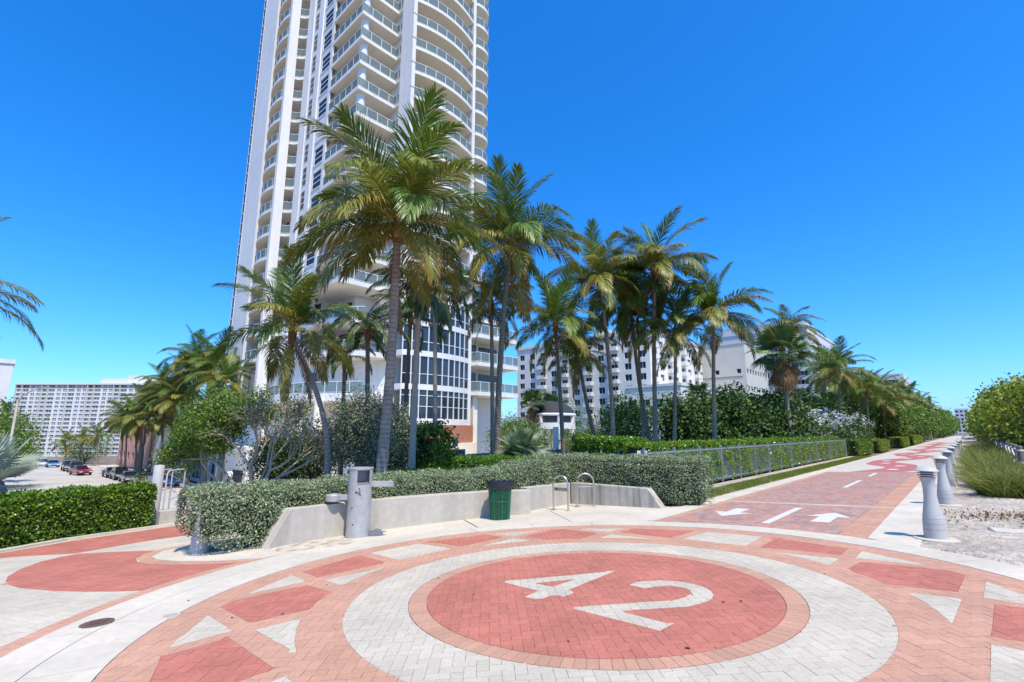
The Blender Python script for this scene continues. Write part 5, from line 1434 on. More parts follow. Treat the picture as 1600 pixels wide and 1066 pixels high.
# ---------------------------------------------------------------- fan palms
fan_palm('fan_palm', 'fan palm with brown skirt of dry leaves beside the promenade fence', (-9.35, 39.93), 7.6, 2.5, 30, ['green'], 3, r=.17, dead=30, elev=(85, -35))
fan_palm('fan_palm', 'yellow-green fan palm behind the white-flowering shrub', (-10.5, 62.0), 4.4, 2.2, 24, ['green', 'silvery'], 5, r=.16, dead=14)
fan_palm('fan_palm', 'tall fan palm left of the gazebo dome', (-31.4, 37.0), 4.6, 1.7, 22, ['green'], 6, r=.18, dead=8)
fan_palm('fan_palm', 'fan palm behind the gazebo dome', (-37.4, 48.0), 4.6, 2.4, 22, ['green', 'silvery'], 7, r=.18, dead=4)
fan_palm('fan_palm', 'small fan palm above the dark sea grapes', (-15.8, 39.6), 4.7, 1.4, 18, ['silvery', 'green'], 8, r=.12, dead=5)
fan_palm('fan_palm', 'low fan palm at the foot of the gazebo', (-29.0, 34.0), 1.5, 1.6, 16, ['green', 'silvery'], 9, r=.12)
fan_palm('silver_fan_palm', 'silvery spiky fan palm before the grey garden wall', (-13.62, 15.41), .95, 1.55, 34, ['silverg', 'silverg', 'silvery'], 10, r=.12, elev=(88, -30), m=M_fibre)
fan_palm('bismarck_palm', 'large blue-silver fan palm behind the green hedge at left', (-21.9, .45), .1, 1.5, 13, ['silver'], 12, r=.16, elev=(85, -5), m=M_barkp)

# ---------------------------------------------------------------- hedges
def hedge(name, label, path, hw, zt, n, size, mats, seed, zb=None, core=True, aspect=.55, tv=.3, group=None, rough=.05, mi_p=None, taper=.0):
    rng = np.random.default_rng(seed)
    P = [Vector(p) for p in path]; seg = [(P[i+1] - P[i]).length for i in range(len(P)-1)]; cum = np.concatenate([[0], np.cumsum(seg)])
    t = thing(name, (P[0].x, P[0].y, gz(P[0].x)), label, 'hedge', group)
    org = np.array([P[0].x, P[0].y, gz(P[0].x)])
    Pa = np.array([[p.x, p.y] for p in P]); tot = cum[-1]
    ztf = zt if callable(zt) else (lambda f: zt)
    s = rng.uniform(0, 1, n) * (tot + 2*hw) - hw; sc = np.clip(s, 0, tot)
    x = np.interp(sc, cum, Pa[:, 0]); y = np.interp(sc, cum, Pa[:, 1])
    e = .15; dx = np.interp(np.clip(sc+e, 0, tot), cum, Pa[:, 0]) - np.interp(np.clip(sc-e, 0, tot), cum, Pa[:, 0]); dy = np.interp(np.clip(sc+e, 0, tot), cum, Pa[:, 1]) - np.interp(np.clip(sc-e, 0, tot), cum, Pa[:, 1])
    k = np.hypot(dx, dy); dx, dy = dx/k, dy/k; nx_, ny_ = -dy, dx
    top = np.array([ztf(v / tot) for v in sc]); bot = np.array([gz(v) for v in x]) + .02 if zb is None else np.full(n, zb)
    h = top - bot
    bot = bot + np.where(s < 0, .45 * np.clip(-s / hw, 0, 1) ** 1.5, 0) * taper; h = top - bot
    # rounded-box cross-section: choose side or top
    kind = rng.uniform(0, 1, n); wt = 2*hw / (2*hw + 2*1.1)
    lat = np.where(kind < wt, rng.uniform(-1, 1, n), np.where(rng.uniform(0, 1, n) < .5, -1, 1.0)); vz = np.where(kind < wt, 1.0, rng.uniform(.02, 1, n) ** .85)
    bump = .07 * np.sin(s*3.1 + 1.3*vz*4) * np.sin(vz*5 + s*1.7) + .05 * np.sin(s*7.3 + lat*3)
    inn = np.abs(rng.normal(0, .07, n))
    cr = np.where((np.abs(lat) > .8) & (vz > .85), .06, 0.0)
    L_ = lat * (hw + bump*.7 - np.where(kind >= wt, inn, 0) - cr); Z = bot + vz * h + np.where(kind < wt, bump*.6 - inn, 0) - cr
    endx = s - sc
    rr2 = np.sqrt(np.clip(1 - (endx/hw)**2, 0, 1)); L_ = L_ * np.where(np.abs(endx) > 0, .35 + .65*rr2, 1)
    X = x + nx_*L_ + dx*endx; Y = y + ny_*L_ + dy*endx
    Nv = np.stack([nx_*lat*(kind >= wt) + dx*endx/hw, ny_*lat*(kind >= wt) + dy*endx/hw, np.where(kind < wt, 1.0, .35)], 1)
    Pp = np.stack([X, Y, Z], 1) - org
    sz = size * rng.uniform(.7, 1.25, n)
    mi = None if mi_p is None else (rng.uniform(0, 1, n) < mi_p).astype(int)
    o = link('foliage', leaf_mesh('foliage', Pp, Nv, sz, mats, aspect, .2, rng, mi, tv), t); tag(o, kind='stuff')
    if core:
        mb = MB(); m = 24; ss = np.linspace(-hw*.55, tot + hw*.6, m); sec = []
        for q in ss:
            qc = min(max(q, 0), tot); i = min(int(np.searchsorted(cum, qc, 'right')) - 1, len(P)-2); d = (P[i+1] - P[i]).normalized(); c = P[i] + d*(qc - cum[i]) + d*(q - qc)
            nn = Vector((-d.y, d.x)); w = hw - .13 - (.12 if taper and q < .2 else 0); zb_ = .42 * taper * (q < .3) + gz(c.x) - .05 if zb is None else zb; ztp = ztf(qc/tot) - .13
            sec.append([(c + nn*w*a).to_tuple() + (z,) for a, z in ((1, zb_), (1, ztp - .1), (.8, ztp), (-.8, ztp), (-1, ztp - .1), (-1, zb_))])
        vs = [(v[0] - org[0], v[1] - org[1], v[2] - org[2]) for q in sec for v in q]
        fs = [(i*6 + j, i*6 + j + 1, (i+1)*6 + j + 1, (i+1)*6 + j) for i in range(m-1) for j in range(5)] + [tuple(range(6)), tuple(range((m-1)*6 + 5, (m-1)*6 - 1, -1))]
        mb.add(vs, fs); mb.build('shade_core', M_core, t)  # solid dark hull added inside the leaves to block light
    return t
M_sb = leafmat('silver_buttonwood', (.34, .395, .235), .18, .6, .35, big=(1.5, .14)); M_sb2 = leafmat('silver_buttonwood_dull', (.185, .24, .105), .2, .6, .3)
M_gh = leafmat('green_hedge', (.17, .29, .020), .3, .32, .5, big=(2.0, .18)); M_gh2 = leafmat('green_hedge_deep', (.05, .11, .014), .25, .35, .5)
M_cl = leafmat('bright_clusia', (.14, .29, .018), .3, .3, .5); M_yl = leafmat('yellow_shrub', (.22, .24, .02), .3, .4, .4)
HP = [(-11.0, 3.5), (-11.08, 5.0), (-11.08, 6.2), (-10.92, 7.5), (-10.65, 8.8), (-10.35, 9.8), (-10.1, 11.2), (-9.95, 12.8), (-9.3, 13.6), (-7.8, 13.75), (-6.1, 14.1)]
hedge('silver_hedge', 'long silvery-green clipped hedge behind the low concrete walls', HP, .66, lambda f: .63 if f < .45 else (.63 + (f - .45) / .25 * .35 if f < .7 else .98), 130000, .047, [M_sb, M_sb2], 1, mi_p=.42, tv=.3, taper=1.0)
hedge('green_hedge', 'bright green clipped hedge at the lower left beside the walkway', [(-15.6, -2.6), (-16.3, -.6), (-17.1, .9), (-17.55, 2.1), (-17.9, 3.2)], .62, .2, 40000, .078, [M_gh, M_gh2], 2, mi_p=.3, tv=.4)
hedge('green_hedge', 'small clump of green hedge at the left end of the silvery hedge', [(-13.4, 5.4), (-13.2, 6.2)], .4, .1, 5000, .06, [M_gh, M_gh2], 3, mi_p=.3)
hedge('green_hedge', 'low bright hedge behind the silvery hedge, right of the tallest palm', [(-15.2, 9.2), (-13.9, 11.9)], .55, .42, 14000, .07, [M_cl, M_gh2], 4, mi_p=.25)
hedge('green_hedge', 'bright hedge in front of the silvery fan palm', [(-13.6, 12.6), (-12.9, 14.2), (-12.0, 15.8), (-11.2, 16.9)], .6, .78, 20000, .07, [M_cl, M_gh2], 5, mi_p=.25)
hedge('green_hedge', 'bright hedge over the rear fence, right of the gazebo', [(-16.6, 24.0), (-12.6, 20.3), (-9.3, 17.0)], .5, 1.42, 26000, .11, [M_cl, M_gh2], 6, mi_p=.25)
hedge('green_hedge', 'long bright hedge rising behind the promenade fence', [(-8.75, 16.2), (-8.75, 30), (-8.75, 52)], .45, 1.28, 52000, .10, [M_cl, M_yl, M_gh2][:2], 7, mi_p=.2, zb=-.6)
hedge('green_hedge', 'dense hedge beyond the end of the promenade fence', [(-7.6, 53.4), (-7.5, 60.5)], .5, 1.0, 14000, .11, [M_gh, M_gh2], 8, mi_p=.35)
hedge('green_hedge', 'dark clipped hedge block behind the low white wall', [(-9.6, 66), (-9.2, 74)], .9, 2.0, 12000, .12, [M_gh2, M_gh], 9, mi_p=.25)
hedge('green_hedge', 'yellow-green hedge clump beyond the low white wall', [(-7.2, 64), (-7.1, 70)], .5, .85, 9000, .12, [M_yl, M_gh], 10, mi_p=.5)
hedge('green_hedge', 'farther rounded hedge clump along the promenade', [(-7.0, 84), (-7.0, 92)], .7, 1.0, 7000, .14, [M_gh, M_yl], 11, mi_p=.4)
hedge('green_hedge', 'farthest hedge clump along the promenade', [(-6.9, 100), (-6.9, 118)], .7, 1.1, 7000, .16, [M_gh, M_yl], 12, mi_p=.3)
o = MB().box(-8.3, -8.1, 52.6, 66, gz(-8.2), .95).build('garden_wall', M_slab); tag(o, 'low white garden wall at the end of the promenade fence', 'wall')
o = MB().box(-7.7, -7.4, 61.6, 62.4, gz(-7.6), .85).build('gate_pier', M_wood); tag(o, 'brown gate pier between the promenade hedges', 'pier')
# vines through the fence
rng = np.random.default_rng(5)
n = 36000; Y = rng.uniform(15.4, 52, n); Z = rng.uniform(.05, 1.35, n)
dens = .5 + .5*np.sin(Y*1.9 + 1.2*np.sin(Z*3 + Y*.7))*np.sin(Y*.83 + 2) + .3*np.sin(Y*5.1 + Z*4)
keep = rng.uniform(0, 1, n) < np.clip(dens*.9 - .12 + .25*Z, .06, 1); Y, Z = Y[keep], Z[keep]; n = len(Y)
Pv = np.stack([-8.0 + rng.normal(-.02, .05, n), Y, gz(-8.1) + Z], 1)
vine = thing('fence_vine', (-8.1, 30, gz(-8.1)), 'yellow-green vine leaves growing through the promenade fence', 'vine')
o = link('foliage', leaf_mesh('foliage', Pv - np.array([-8.1, 30, gz(-8.1)]), np.tile([1., 0, .2], (n, 1)), .085*rng.uniform(.7, 1.3, n), [M_cl, M_yl], .6, .2, rng, (rng.uniform(0, 1, n) < .4).astype(int), .3), vine); tag(o, kind='stuff')

# ---------------------------------------------------------------- broad-leaved trees and shrubs
def tree(name, label, base, blobs, n, size, mats, seed, mi_p=.3, trunk=None, aspect=.7, limbs=8, cat='tree', bark=None, r=.12, cl=130, sig=.28, group=None, z0=None, shell=.55, blossom=None, droop=.0):
    """blobs: (dx, dy, z, rx, ry, rz) ellipsoids of crown (z absolute)"""
    rng = np.random.default_rng(seed); zb = gz(base[0]) - .05 if z0 is None else z0
    t = thing(name, (base[0], base[1], zb), label, cat, group)
    vol = np.array([b[3]*b[4]*b[5] for b in blobs]) ** .67; vol = vol / vol.sum(); Ps, Ns, cents = [], [], []
    for b, f in zip(blobs, vol):
        m = max(4, int(n * f / cl)); d = rng.normal(0, 1, (m, 3)); d /= np.linalg.norm(d, axis=1)[:, None]
        rad = shell + (1 - shell) * rng.uniform(0, 1, m) ** .5; rad *= rng.uniform(.85, 1.12, m)
        c = d * rad[:, None] * np.array(b[3:6]) + np.array([b[0], b[1], b[2] - zb])
        cents += list(c); s = sig * min(b[3:6])
        q = np.repeat(c, cl, 0) + rng.normal(0, s, (m*cl, 3)) * np.array([1, 1, .75])
        Ps.append(q); Ns.append(np.repeat(d, cl, 0) + np.array([0, 0, .35]))
    Ps = np.concatenate(Ps); Ns = np.concatenate(Ns); ok = Ps[:, 2] > .05; Ps, Ns = Ps[ok], Ns[ok]; k = len(Ps)
    o = link('crown', leaf_mesh('crown', Ps, Ns, size * rng.uniform(.65, 1.25, k), mats, aspect, .2, rng, (rng.uniform(0, 1, k) < mi_p).astype(int) if len(mats) > 1 else None, .35, droop), t); tag(o, kind='stuff')
    mb = MB(); rg = random.Random(seed); cs = [Vector(c) for c in cents]; rg.shuffle(cs)
    cm = Vector((blobs[0][0], blobs[0][1], blobs[0][2] - zb)); fork = Vector((cm.x*.35, cm.y*.35, max(.25, (cm.z - blobs[0][5]) * (.9 if trunk is None else trunk))))
    mb.tube([(0, 0, -.1), tuple(fork * .5 + Vector((.05, .03, 0))), tuple(fork)], [r*1.25, r, r*.85], 8)
    for c in cs[:limbs]:
        md = fork.lerp(c, .5) + Vector((rg.uniform(-.2, .2), rg.uniform(-.2, .2), rg.uniform(0, .25)))
        mb.tube([tuple(fork), tuple(md), tuple(c)], [r*.6, r*.38, r*.14], 6)
    mb.build('trunk', bark or M_bark, t, smooth=True)
    if blossom:
        m = blossom[0]; up = Ns[:, 2] > .75; idx = rng.choice(np.nonzero(up)[0], m); d = Ns[idx] / np.linalg.norm(Ns[idx], axis=1)[:, None]
        cc = np.repeat(Ps[idx] + d*.25, 9, 0) + rng.normal(0, .11, (m*9, 3))
        o = link('blossom', leaf_mesh('blossom', cc, np.repeat(d, 9, 0), blossom[1]*rng.uniform(.7, 1.2, m*9), [blossom[2]], .9, .15, rng, None, .1), t); tag(o, kind='stuff')
    return t
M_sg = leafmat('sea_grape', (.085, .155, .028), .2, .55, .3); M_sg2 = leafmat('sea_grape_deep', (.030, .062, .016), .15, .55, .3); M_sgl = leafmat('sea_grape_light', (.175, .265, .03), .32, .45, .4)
M_sgy = leafmat('sea_grape_yellow', (.26, .29, .022), .3, .4, .45)
M_stree = leafmat('silver_tree', (.27, .315, .205), .15, .6, .3); M_stree2 = leafmat('silver_tree_deep', (.095, .125, .07), .15, .6, .3)
M_wb = leafmat('white_blossom', (.72, .73, .70), .3, .6, .3)
GB = 'sea grape bushes behind the fence'
for i, (b, bl, lb) in enumerate([((-14.6, 34.8), [(0, 0, 2.2, 2.2, 2.2, 2.0), (.8, .5, 1.0, 2.0, 2.0, 1.6)], 'dark sea grape bush left of the rightmost group palm'),
        ((-12.6, 37.6), [(0, 0, 2.5, 2.3, 2.3, 2.1), (.6, -.6, 1.2, 2.1, 2.0, 1.7)], 'tall dark sea grape bush right behind the rightmost group palm'),
        ((-11.0, 41.0), [(0, 0, 2.4, 2.2, 2.4, 2.0), (.3, -.8, 1.1, 1.9, 2.0, 1.6)], 'dark sea grape bush left of the skirted fan palm'),
        ((-14.6, 41.6), [(0, 0, 2.5, 2.4, 2.4, 2.0)], 'sea grape bush standing farthest back under the beige block'),
        ((-11.3, 45.2), [(0, 0, 2.3, 1.9, 2.0, 2.2)], 'sea grape bush right of the skirted fan palm')]):
    tree('sea_grape_bush', lb, b, bl, 12000, .21, [M_sg, M_sg2, M_sgl][:2], 100 + i, .4, aspect=.95, limbs=10, cat='bush', group=GB, cl=40, sig=.22)
tree('sea_grape_bush', 'lighter green rounded bush right of the leaning palm trunks', (-17.6, 31.4), [(0, 0, 2.1, 1.75, 1.75, 1.9)], 7000, .15, [M_sgl, M_sg], 110, .5, aspect=.9, cat='bush', cl=50)
tree('sea_grape_bush', 'bright yellow-green sea grape shrub before the brick base', (-19.6, 15.4), [(0, 0, 1.45, 1.0, 1.0, .75), (.3, .2, .5, .9, .9, .7)], 3600, .15, [M_sgl, M_sg], 111, .35, aspect=.9, cat='bush', cl=40)
for i, (b, w, lb) in enumerate([((-10.6, 49.2), 1.8, 'white-flowering shrub nearest the skirted fan palm'), ((-9.9, 53.6), 1.9, 'white-flowering shrub under the drooping coconut palm'), ((-9.2, 59.5), 2.0, 'white-flowering shrub beside the slanting stem')]):
    tree('flowering_shrub', lb, b, [(0, 0, 1.9 - .1*i, w, w*1.2, 1.5), (0, 0, .6, w*.9, w*1.1, 1.0)], 7000, .17, [M_sg, M_sg2], 120 + i, .4, cat='shrub', group='white-flowering shrubs', cl=40, blossom=(150, .20, M_wb))
tree('silver_tree', 'grey-leaved buttonwood tree left of the tallest palm', (-18.75, 11.0), [(0, 0, 2.2, 1.05, 1.05, 1.2), (-.6, -.5, 1.2, .8, .8, .8), (.4, .3, 1.2, .7, .7, .8)], 17000, .10, [M_stree, M_stree2], 130, .35, cl=80, sig=.3, aspect=.5, limbs=16, bark=M_trunkd, r=.11)
tree('silver_tree', 'darker grey-leaved tree right of the tallest palm', (-19.7, 13.2), [(0, 0, 2.0, .8, .8, 1.1), (.2, .3, 1.0, .65, .65, .7)], 10000, .10, [M_stree2, M_stree], 131, .4, cl=80, sig=.3, aspect=.5, limbs=14, bark=M_trunkd, r=.1)
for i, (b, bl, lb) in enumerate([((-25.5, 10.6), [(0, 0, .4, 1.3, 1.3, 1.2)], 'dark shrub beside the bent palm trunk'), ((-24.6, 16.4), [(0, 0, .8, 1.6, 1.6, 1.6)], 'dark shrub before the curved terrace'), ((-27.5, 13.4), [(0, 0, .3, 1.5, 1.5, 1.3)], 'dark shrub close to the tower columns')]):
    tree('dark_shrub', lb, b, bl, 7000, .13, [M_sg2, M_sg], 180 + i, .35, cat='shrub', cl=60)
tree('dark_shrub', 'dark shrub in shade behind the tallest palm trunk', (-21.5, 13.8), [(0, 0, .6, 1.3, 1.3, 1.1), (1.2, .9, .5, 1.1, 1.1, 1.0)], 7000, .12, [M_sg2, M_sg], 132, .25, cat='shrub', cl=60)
# windswept tree with bare pale branches
wt = thing('windswept_tree', (-21.6, 8.0, gz(-21.3) - .05), 'windswept tree with bare pale branches on its right side', 'tree')
rg = random.Random(4); mb = MB(); tips = []
cr_, cf_ = Vector((math.cos(YAW), math.sin(YAW), 0)), Vector((-math.sin(YAW), math.cos(YAW), 0))
def grow(p, d, l, r, lev):
    q = p + d * l * .5 + Vector((rg.uniform(-.06, .06),)*3) * l; e = q + (d + Vector((0, 0, .12))).normalized() * l * .5
    r = max(r, .011); mb.tube([tuple(p), tuple(q), tuple(e)], [r, r*.85, r*.7], 6 if lev < 3 else 4, caps=False)
    if lev >= 6: tips.append(e); return
    if lev >= 3: tips.append(e)
    for k in range(3 if lev in (1, 2, 3) else 2):
        a = Vector((rg.gauss(0, 1), rg.gauss(0, 1), rg.gauss(0, .8))); a -= a.dot(d) * d; a.normalize()
        nd = (d + a * rg.uniform(.4, .9) + Vector((0, 0, .10))).normalized()
        grow(e, nd, l * rg.uniform(.58, .78), r * .6, lev + 1)
for ang, fwd in ((-62, .1), (-40, -.3), (-22, .3), (-5, -.2), (14, .2), (30, -.25), (46, .1)):
    a = R(ang); d = (cr_ * math.sin(a) + Vector((0, 0, math.cos(a))) + cf_ * fwd).normalized()
    grow(Vector((rg.uniform(-.1, .1), rg.uniform(-.1, .1), .1)), d, 1.6, .09, 0)
mb.build('branches', M_barkp, wt, smooth=True)
tp = np.array([tuple(v) for v in tips]); side = tp @ np.array(cr_); rng = np.random.default_rng(9)
pr = np.clip((.15 - side) / 1.1, 0, 1) * np.clip((tp[:, 2] - .9) / 1.0, 0, 1); pr = np.maximum(pr, .10 * (tp[:, 2] > 1.6))
sel = tp[rng.uniform(0, 1, len(tp)) < pr]
Pl = np.repeat(sel, 14, 0) + rng.normal(0, .15, (len(sel)*14, 3))
o = link('crown', leaf_mesh('crown', Pl, np.tile([-.3, -.3, .7], (len(Pl), 1)), .10*rng.uniform(.7, 1.2, len(Pl)), [M_sgl, M_sg], .75, .2, rng, (rng.uniform(0, 1, len(Pl)) < .35).astype(int), .3), wt); tag(o, kind='stuff')
tree('green_tree', 'dense bright green tree left of the windswept bare branches', (-22.5, 6.95), [(0, 0, 2.6, 1.25, 1.25, .75), (-.1, -.3, 1.5, 1.1, 1.1, .7)], 9000, .10, [M_sgl, M_sg], 140, .4, cl=60, sig=.3, aspect=.75, bark=M_barkp)
# street-side trees at far left, round tree far along the promenade, sea grapes on the dune
for i, (b, bl, lb) in enumerate([((-160, 6), [(0, 0, -3, 5, 5, 2.6)], 'low green tree across the far end of the street'), ((-165, 20), [(0, 0, -2.5, 5, 5, 3)], 'green tree at the far end of the street beside the salmon building'), ((-72, .6), [(0, 0, .8, 3.4, 3.4, 2.6)], 'rounded green tree left of the street lamp'), ((-84, 1.5), [(0, 0, 1.2, 3.6, 3.6, 3.2)], 'taller green tree behind the street lamp'), ((-60, -2.5), [(0, 0, .2, 3.2, 3.2, 2.4)], 'dark green tree at the left edge above the silver fan palm')]):
    tree('street_tree', lb, b, bl, 6000, .26, [M_sg, M_sgl], 150 + i, .4, cl=50, group='trees left of the street', r=.2)
PT = [((-8.6, 88), [(0, 0, 3.0, 2.2, 3.0, 1.9)], 'round green tree beside the promenade with dark trunk'), ((-8.7, 100), [(0, 0, 3.6, 2.5, 4.0, 2.3)], 'second round green tree beside the promenade'),
      ((-8.8, 122), [(0, 0, 4.2, 2.8, 6, 3.0)], 'third round green tree far along the promenade'), ((-8.8, 150), [(0, 0, 4.6, 3, 9, 3.4)], 'fourth green tree far along the promenade'), ((-8.6, 190), [(0, 0, 5.2, 3, 14, 4.0)], 'fifth green tree far along the promenade'), ((-8.0, 250), [(0, 0, 5.4, 3.4, 26, 4.4)], 'sixth green tree far along the promenade'), ((-8.0, 340), [(0, 0, 6, 4, 45, 5)], 'farthest green tree along the promenade'),
      ((-14, 70), [(0, 0, 3.4, 3, 5, 3.0)], 'dark undergrowth bush behind the clipped hedge block'), ((-13.5, 58), [(0, 0, 3.0, 2.4, 3.8, 2.8)], 'dark bush behind the white-flowering shrubs'), ((-12.5, 83), [(0, 0, 4.0, 2.8, 5, 3.4)], 'dark bush behind the pale dry palm'),
      ((-13.5, 104), [(0, 0, 5.4, 3.2, 7, 4.2)], 'tall dark tree behind the round green trees'), ((-13, 128), [(0, 0, 6.0, 3.4, 9, 4.8)], 'tall dark tree far back along the promenade')]
for i, (b, bl, lb) in enumerate(PT):
    tree('promenade_tree', lb, b, bl, 11000 if b[1] < 200 else 16000, .26 + .0022 * max(0, b[1] - 80), [M_sg, M_sgl if i < 7 else M_sg2], 160 + i, .4, cl=50, group='trees along the promenade', r=.16)
for i, (b, bl, lb) in enumerate([((-27.5, 31.0), [(0, 0, .6, 1.9, 1.9, 1.8)], 'dark green shrub right of the brick base'), ((-33.5, 36.5), [(0, 0, 1.0, 2.0, 2.0, 2.2)], 'leafy shrub between the tower and the gazebo'), ((-42, 56), [(0, 0, 2.5, 4.5, 4.5, 4.0)], 'dark garden tree far behind the gazebo'), ((-24, 36), [(0, 0, .4, 2.4, 2.4, 1.5)], 'low green shrub right of the gazebo')]):
    tree('garden_shrub', lb, b, bl, 6500, .17, [M_sg, M_sgl], 190 + i, .35, cl=50, cat='shrub', r=.1)
GD = 'sea grape thickets on the dune'
for i, (b, bl, lb) in enumerate([((4.0, 34), [(0, 0, 2.4, 2.3, 3.4, 2.2), (1.5, -2.0, 2.3, 2.0, 2.4, 1.8)], 'nearest sea grape thicket on the dune at the right edge'), ((3.8, 41), [(0, 0, 2.5, 2.3, 3.8, 2.3)], 'second sea grape thicket on the dune'),
        ((3.7, 50), [(0, 0, 2.6, 2.3, 4.8, 2.4)], 'third sea grape thicket on the dune'), ((3.7, 62), [(0, 0, 2.9, 2.4, 6.5, 2.8)], 'fourth sea grape thicket on the dune'), ((3.8, 80), [(0, 0, 3.2, 2.5, 10, 3.2)], 'fifth sea grape thicket on the dune'), ((4.0, 112), [(0, 0, 3.4, 2.8, 20, 3.4)], 'sixth sea grape thicket on the dune'), ((4.4, 175), [(0, 0, 3.6, 3.2, 36, 3.6)], 'farthest sea grape thicket on the dune')]):
    tree('sea_grape_thicket', lb, b, bl, 13000, .20 + .003 * max(0, b[1] - 60), [M_sgl, M_sgy], 170 + i, .45, aspect=.95, cl=45, sig=.2, cat='bush', group=GD, limbs=14)
# ---------------------------------------------------------------- dune grass and lawn strip
M_gr = leafmat('dune_grass', (.17, .225, .035), .3, .5, .3); M_gr2 = leafmat('dune_grass_dry', (.33, .27, .10), .3, .6, .2)
def grass(name, label, c, rx, ry, h, n, seed, w=.014, parent=None, lean=(.0, .0), kind=None, mip=.3, group='dune grass clumps'):
    rng = np.random.default_rng(seed); a = rng.uniform(0, 2*np.pi, n); q = np.sqrt(rng.uniform(0, 1, n))
    x, y = np.cos(a)*q*rx, np.sin(a)*q*ry; z = np.array([gz(c[0] + v) for v in x]) - gz(c[0])
    tc = rng.integers(0, 26, n); ta = rng.uniform(0, 6.28, 26); tr = np.sqrt(rng.uniform(0, 1, 26)); x = x*.25 + (np.cos(ta)*tr)[tc]*rx*.85; y = y*.25 + (np.sin(ta)*tr)[tc]*ry*.85
    d = np.stack([np.cos(a)*q*.55 + rng.normal(0, .25, n) + lean[0], np.sin(a)*q*.55 + rng.normal(0, .25, n) + lean[1], np.ones(n)], 1); d /= np.linalg.norm(d, axis=1)[:, None]
    sd = np.stack([-d[:, 1], d[:, 0], np.zeros(n)], 1) + rng.normal(0, .3, (n, 3)); sd /= np.linalg.norm(sd, axis=1)[:, None]
    L = h * rng.uniform(.55, 1.1, n); p = np.stack([x, y, z], 1); V = np.empty((n, 7, 3), np.float32)
    for k, wf in enumerate((1, .8, .5)):
        V[:, 2*k] = p + sd*w*wf*.5; V[:, 2*k+1] = p - sd*w*wf*.5; p = p + d*(L/3)[:, None]
        d = d + np.stack([np.cos(a)*.28 + lean[0]*.6, np.sin(a)*.28 + lean[1]*.6, -np.full(n, .28)], 1); d /= np.linalg.norm(d, axis=1)[:, None]
    V[:, 6] = p; b = np.arange(n)[:, None]*7
    F = np.concatenate([b + np.array([0, 1, 3, 2]), b + np.array([2, 3, 5, 4])]); F3 = np.concatenate([b + 4, b + 5, b + 6], 1)
    me = bpy.data.meshes.new(name); me.from_pydata(V.reshape(-1, 3).tolist(), [], F.tolist() + F3.tolist())
    me.materials.append(M_gr); me.materials.append(M_gr2); bm_ = (rng.uniform(0, 1, n) < mip).astype(int); me.polygons.foreach_set('material_index', np.concatenate([bm_, bm_, bm_]))
    set_tint(me, np.repeat(rng.uniform(.7, 1.3, n), 7)); me.update()
    if kind == 'stuff': o = link(name, me, None, (c[0], c[1], gz(c[0]))); return tag(o, label, 'grass', kind='stuff')
    t = thing(name, (c[0], c[1], gz(c[0])), label, 'grass', group); o = link('blades', me, t); tag(o, kind='stuff')
gl = [((.75, 18.9), .75, .85, .95, 'nearest tuft of dune grass beside the bollards'), ((1.5, 20.2), .8, .9, 1.0, 'dry-tipped tuft of dune grass right of the nearest one'), ((.55, 21.8), .65, 1.3, 1.1, 'green tuft of dune grass leaning over the sand edge'),
      ((.7, 25), .8, 1.7, 1.25, 'tall green tuft of dune grass by the third bollard'), ((.75, 29), .85, 2.0, 1.25, 'tuft of dune grass by the fourth bollard'), ((.8, 34), .9, 2.6, 1.3, 'tuft of dune grass by the fifth bollard'), ((.9, 41), .9, 4, 1.3, 'long bank of dune grass by the farther bollards'), ((1.0, 52), .9, 6, 1.3, 'farthest bank of dune grass'),
      ((2.6, 22.3), .8, 1.2, 1.0, 'tuft of dune grass in front of the rope fence'), ((2.9, 26), .9, 1.6, 1.1, 'tuft of dune grass behind the rope fence')]
for i, (c, rx, ry, h, lb) in enumerate(gl): grass('dune_grass_tuft', lb, c, rx, ry, h, 1500 if i < 6 else 2200, 200 + i, .022, lean=(-.1, -.06))
grass('dune_grass_tuft', 'small sparse green plant on the sand at the right edge', (1.15, 14.9), .45, .35, .28, 260, 215, .02)
rng = np.random.default_rng(77)
def strip_grass(x0, x1, y0, y1, n, h):
    x = rng.uniform(x0, x1, n); y = rng.uniform(y0, y1, n); keep = (np.sin(y*1.3 + x*2) + rng.normal(0, .5, n)) > -1.1; x, y = x[keep], y[keep]; m = len(x)
    p = np.stack([x, y, .05*x - .02], 1); d = rng.normal(0, .45, (m, 3)); d[:, 2] = 1; d /= np.linalg.norm(d, axis=1)[:, None]; s = rng.normal(0, 1, (m, 3)); s[:, 2] = 0; s /= np.linalg.norm(s, axis=1)[:, None]
    V = np.stack([p + s*.008, p - s*.008, p + d*h*rng.uniform(.5, 1.1, m)[:, None]], 1).reshape(-1, 3)
    me = np_mesh('grass_strip', V, np.arange(m*3).reshape(m, 3), leafmat('lawn_blade', (.17, .22, .03), .3, .6, .3), None, np.repeat(rng.uniform(.6, 1.4, m), 3))
    tag(link('grass_strip', me), 'strip of short grass between the promenade and the fence', 'grass', kind='stuff')
strip_grass(-7.25, -6.1, 15.2, 52, 60000, .07)
sheet('verge', -8.0, -5.96, 13.3, 53, -.03, M_sand)
# litter of dry leaves on the sand
rng = np.random.default_rng(31); n = 420; x = rng.normal(.5, .7, n); y = 14.1 + rng.normal(0, .45, n) + x*.3; k = x > -.6; x, y = x[k], y[k]
me = leaf_mesh('dry_litter', np.stack([x, y, .05*x + .01], 1), np.tile([0, 0, .15], (len(x), 1)), rng.uniform(.03, .09, len(x)), [M_pal_b], .5, .2, rng)
tag(link('dry_litter', me), 'scatter of dry brown leaves across the sand', 'leaf litter', kind='stuff')

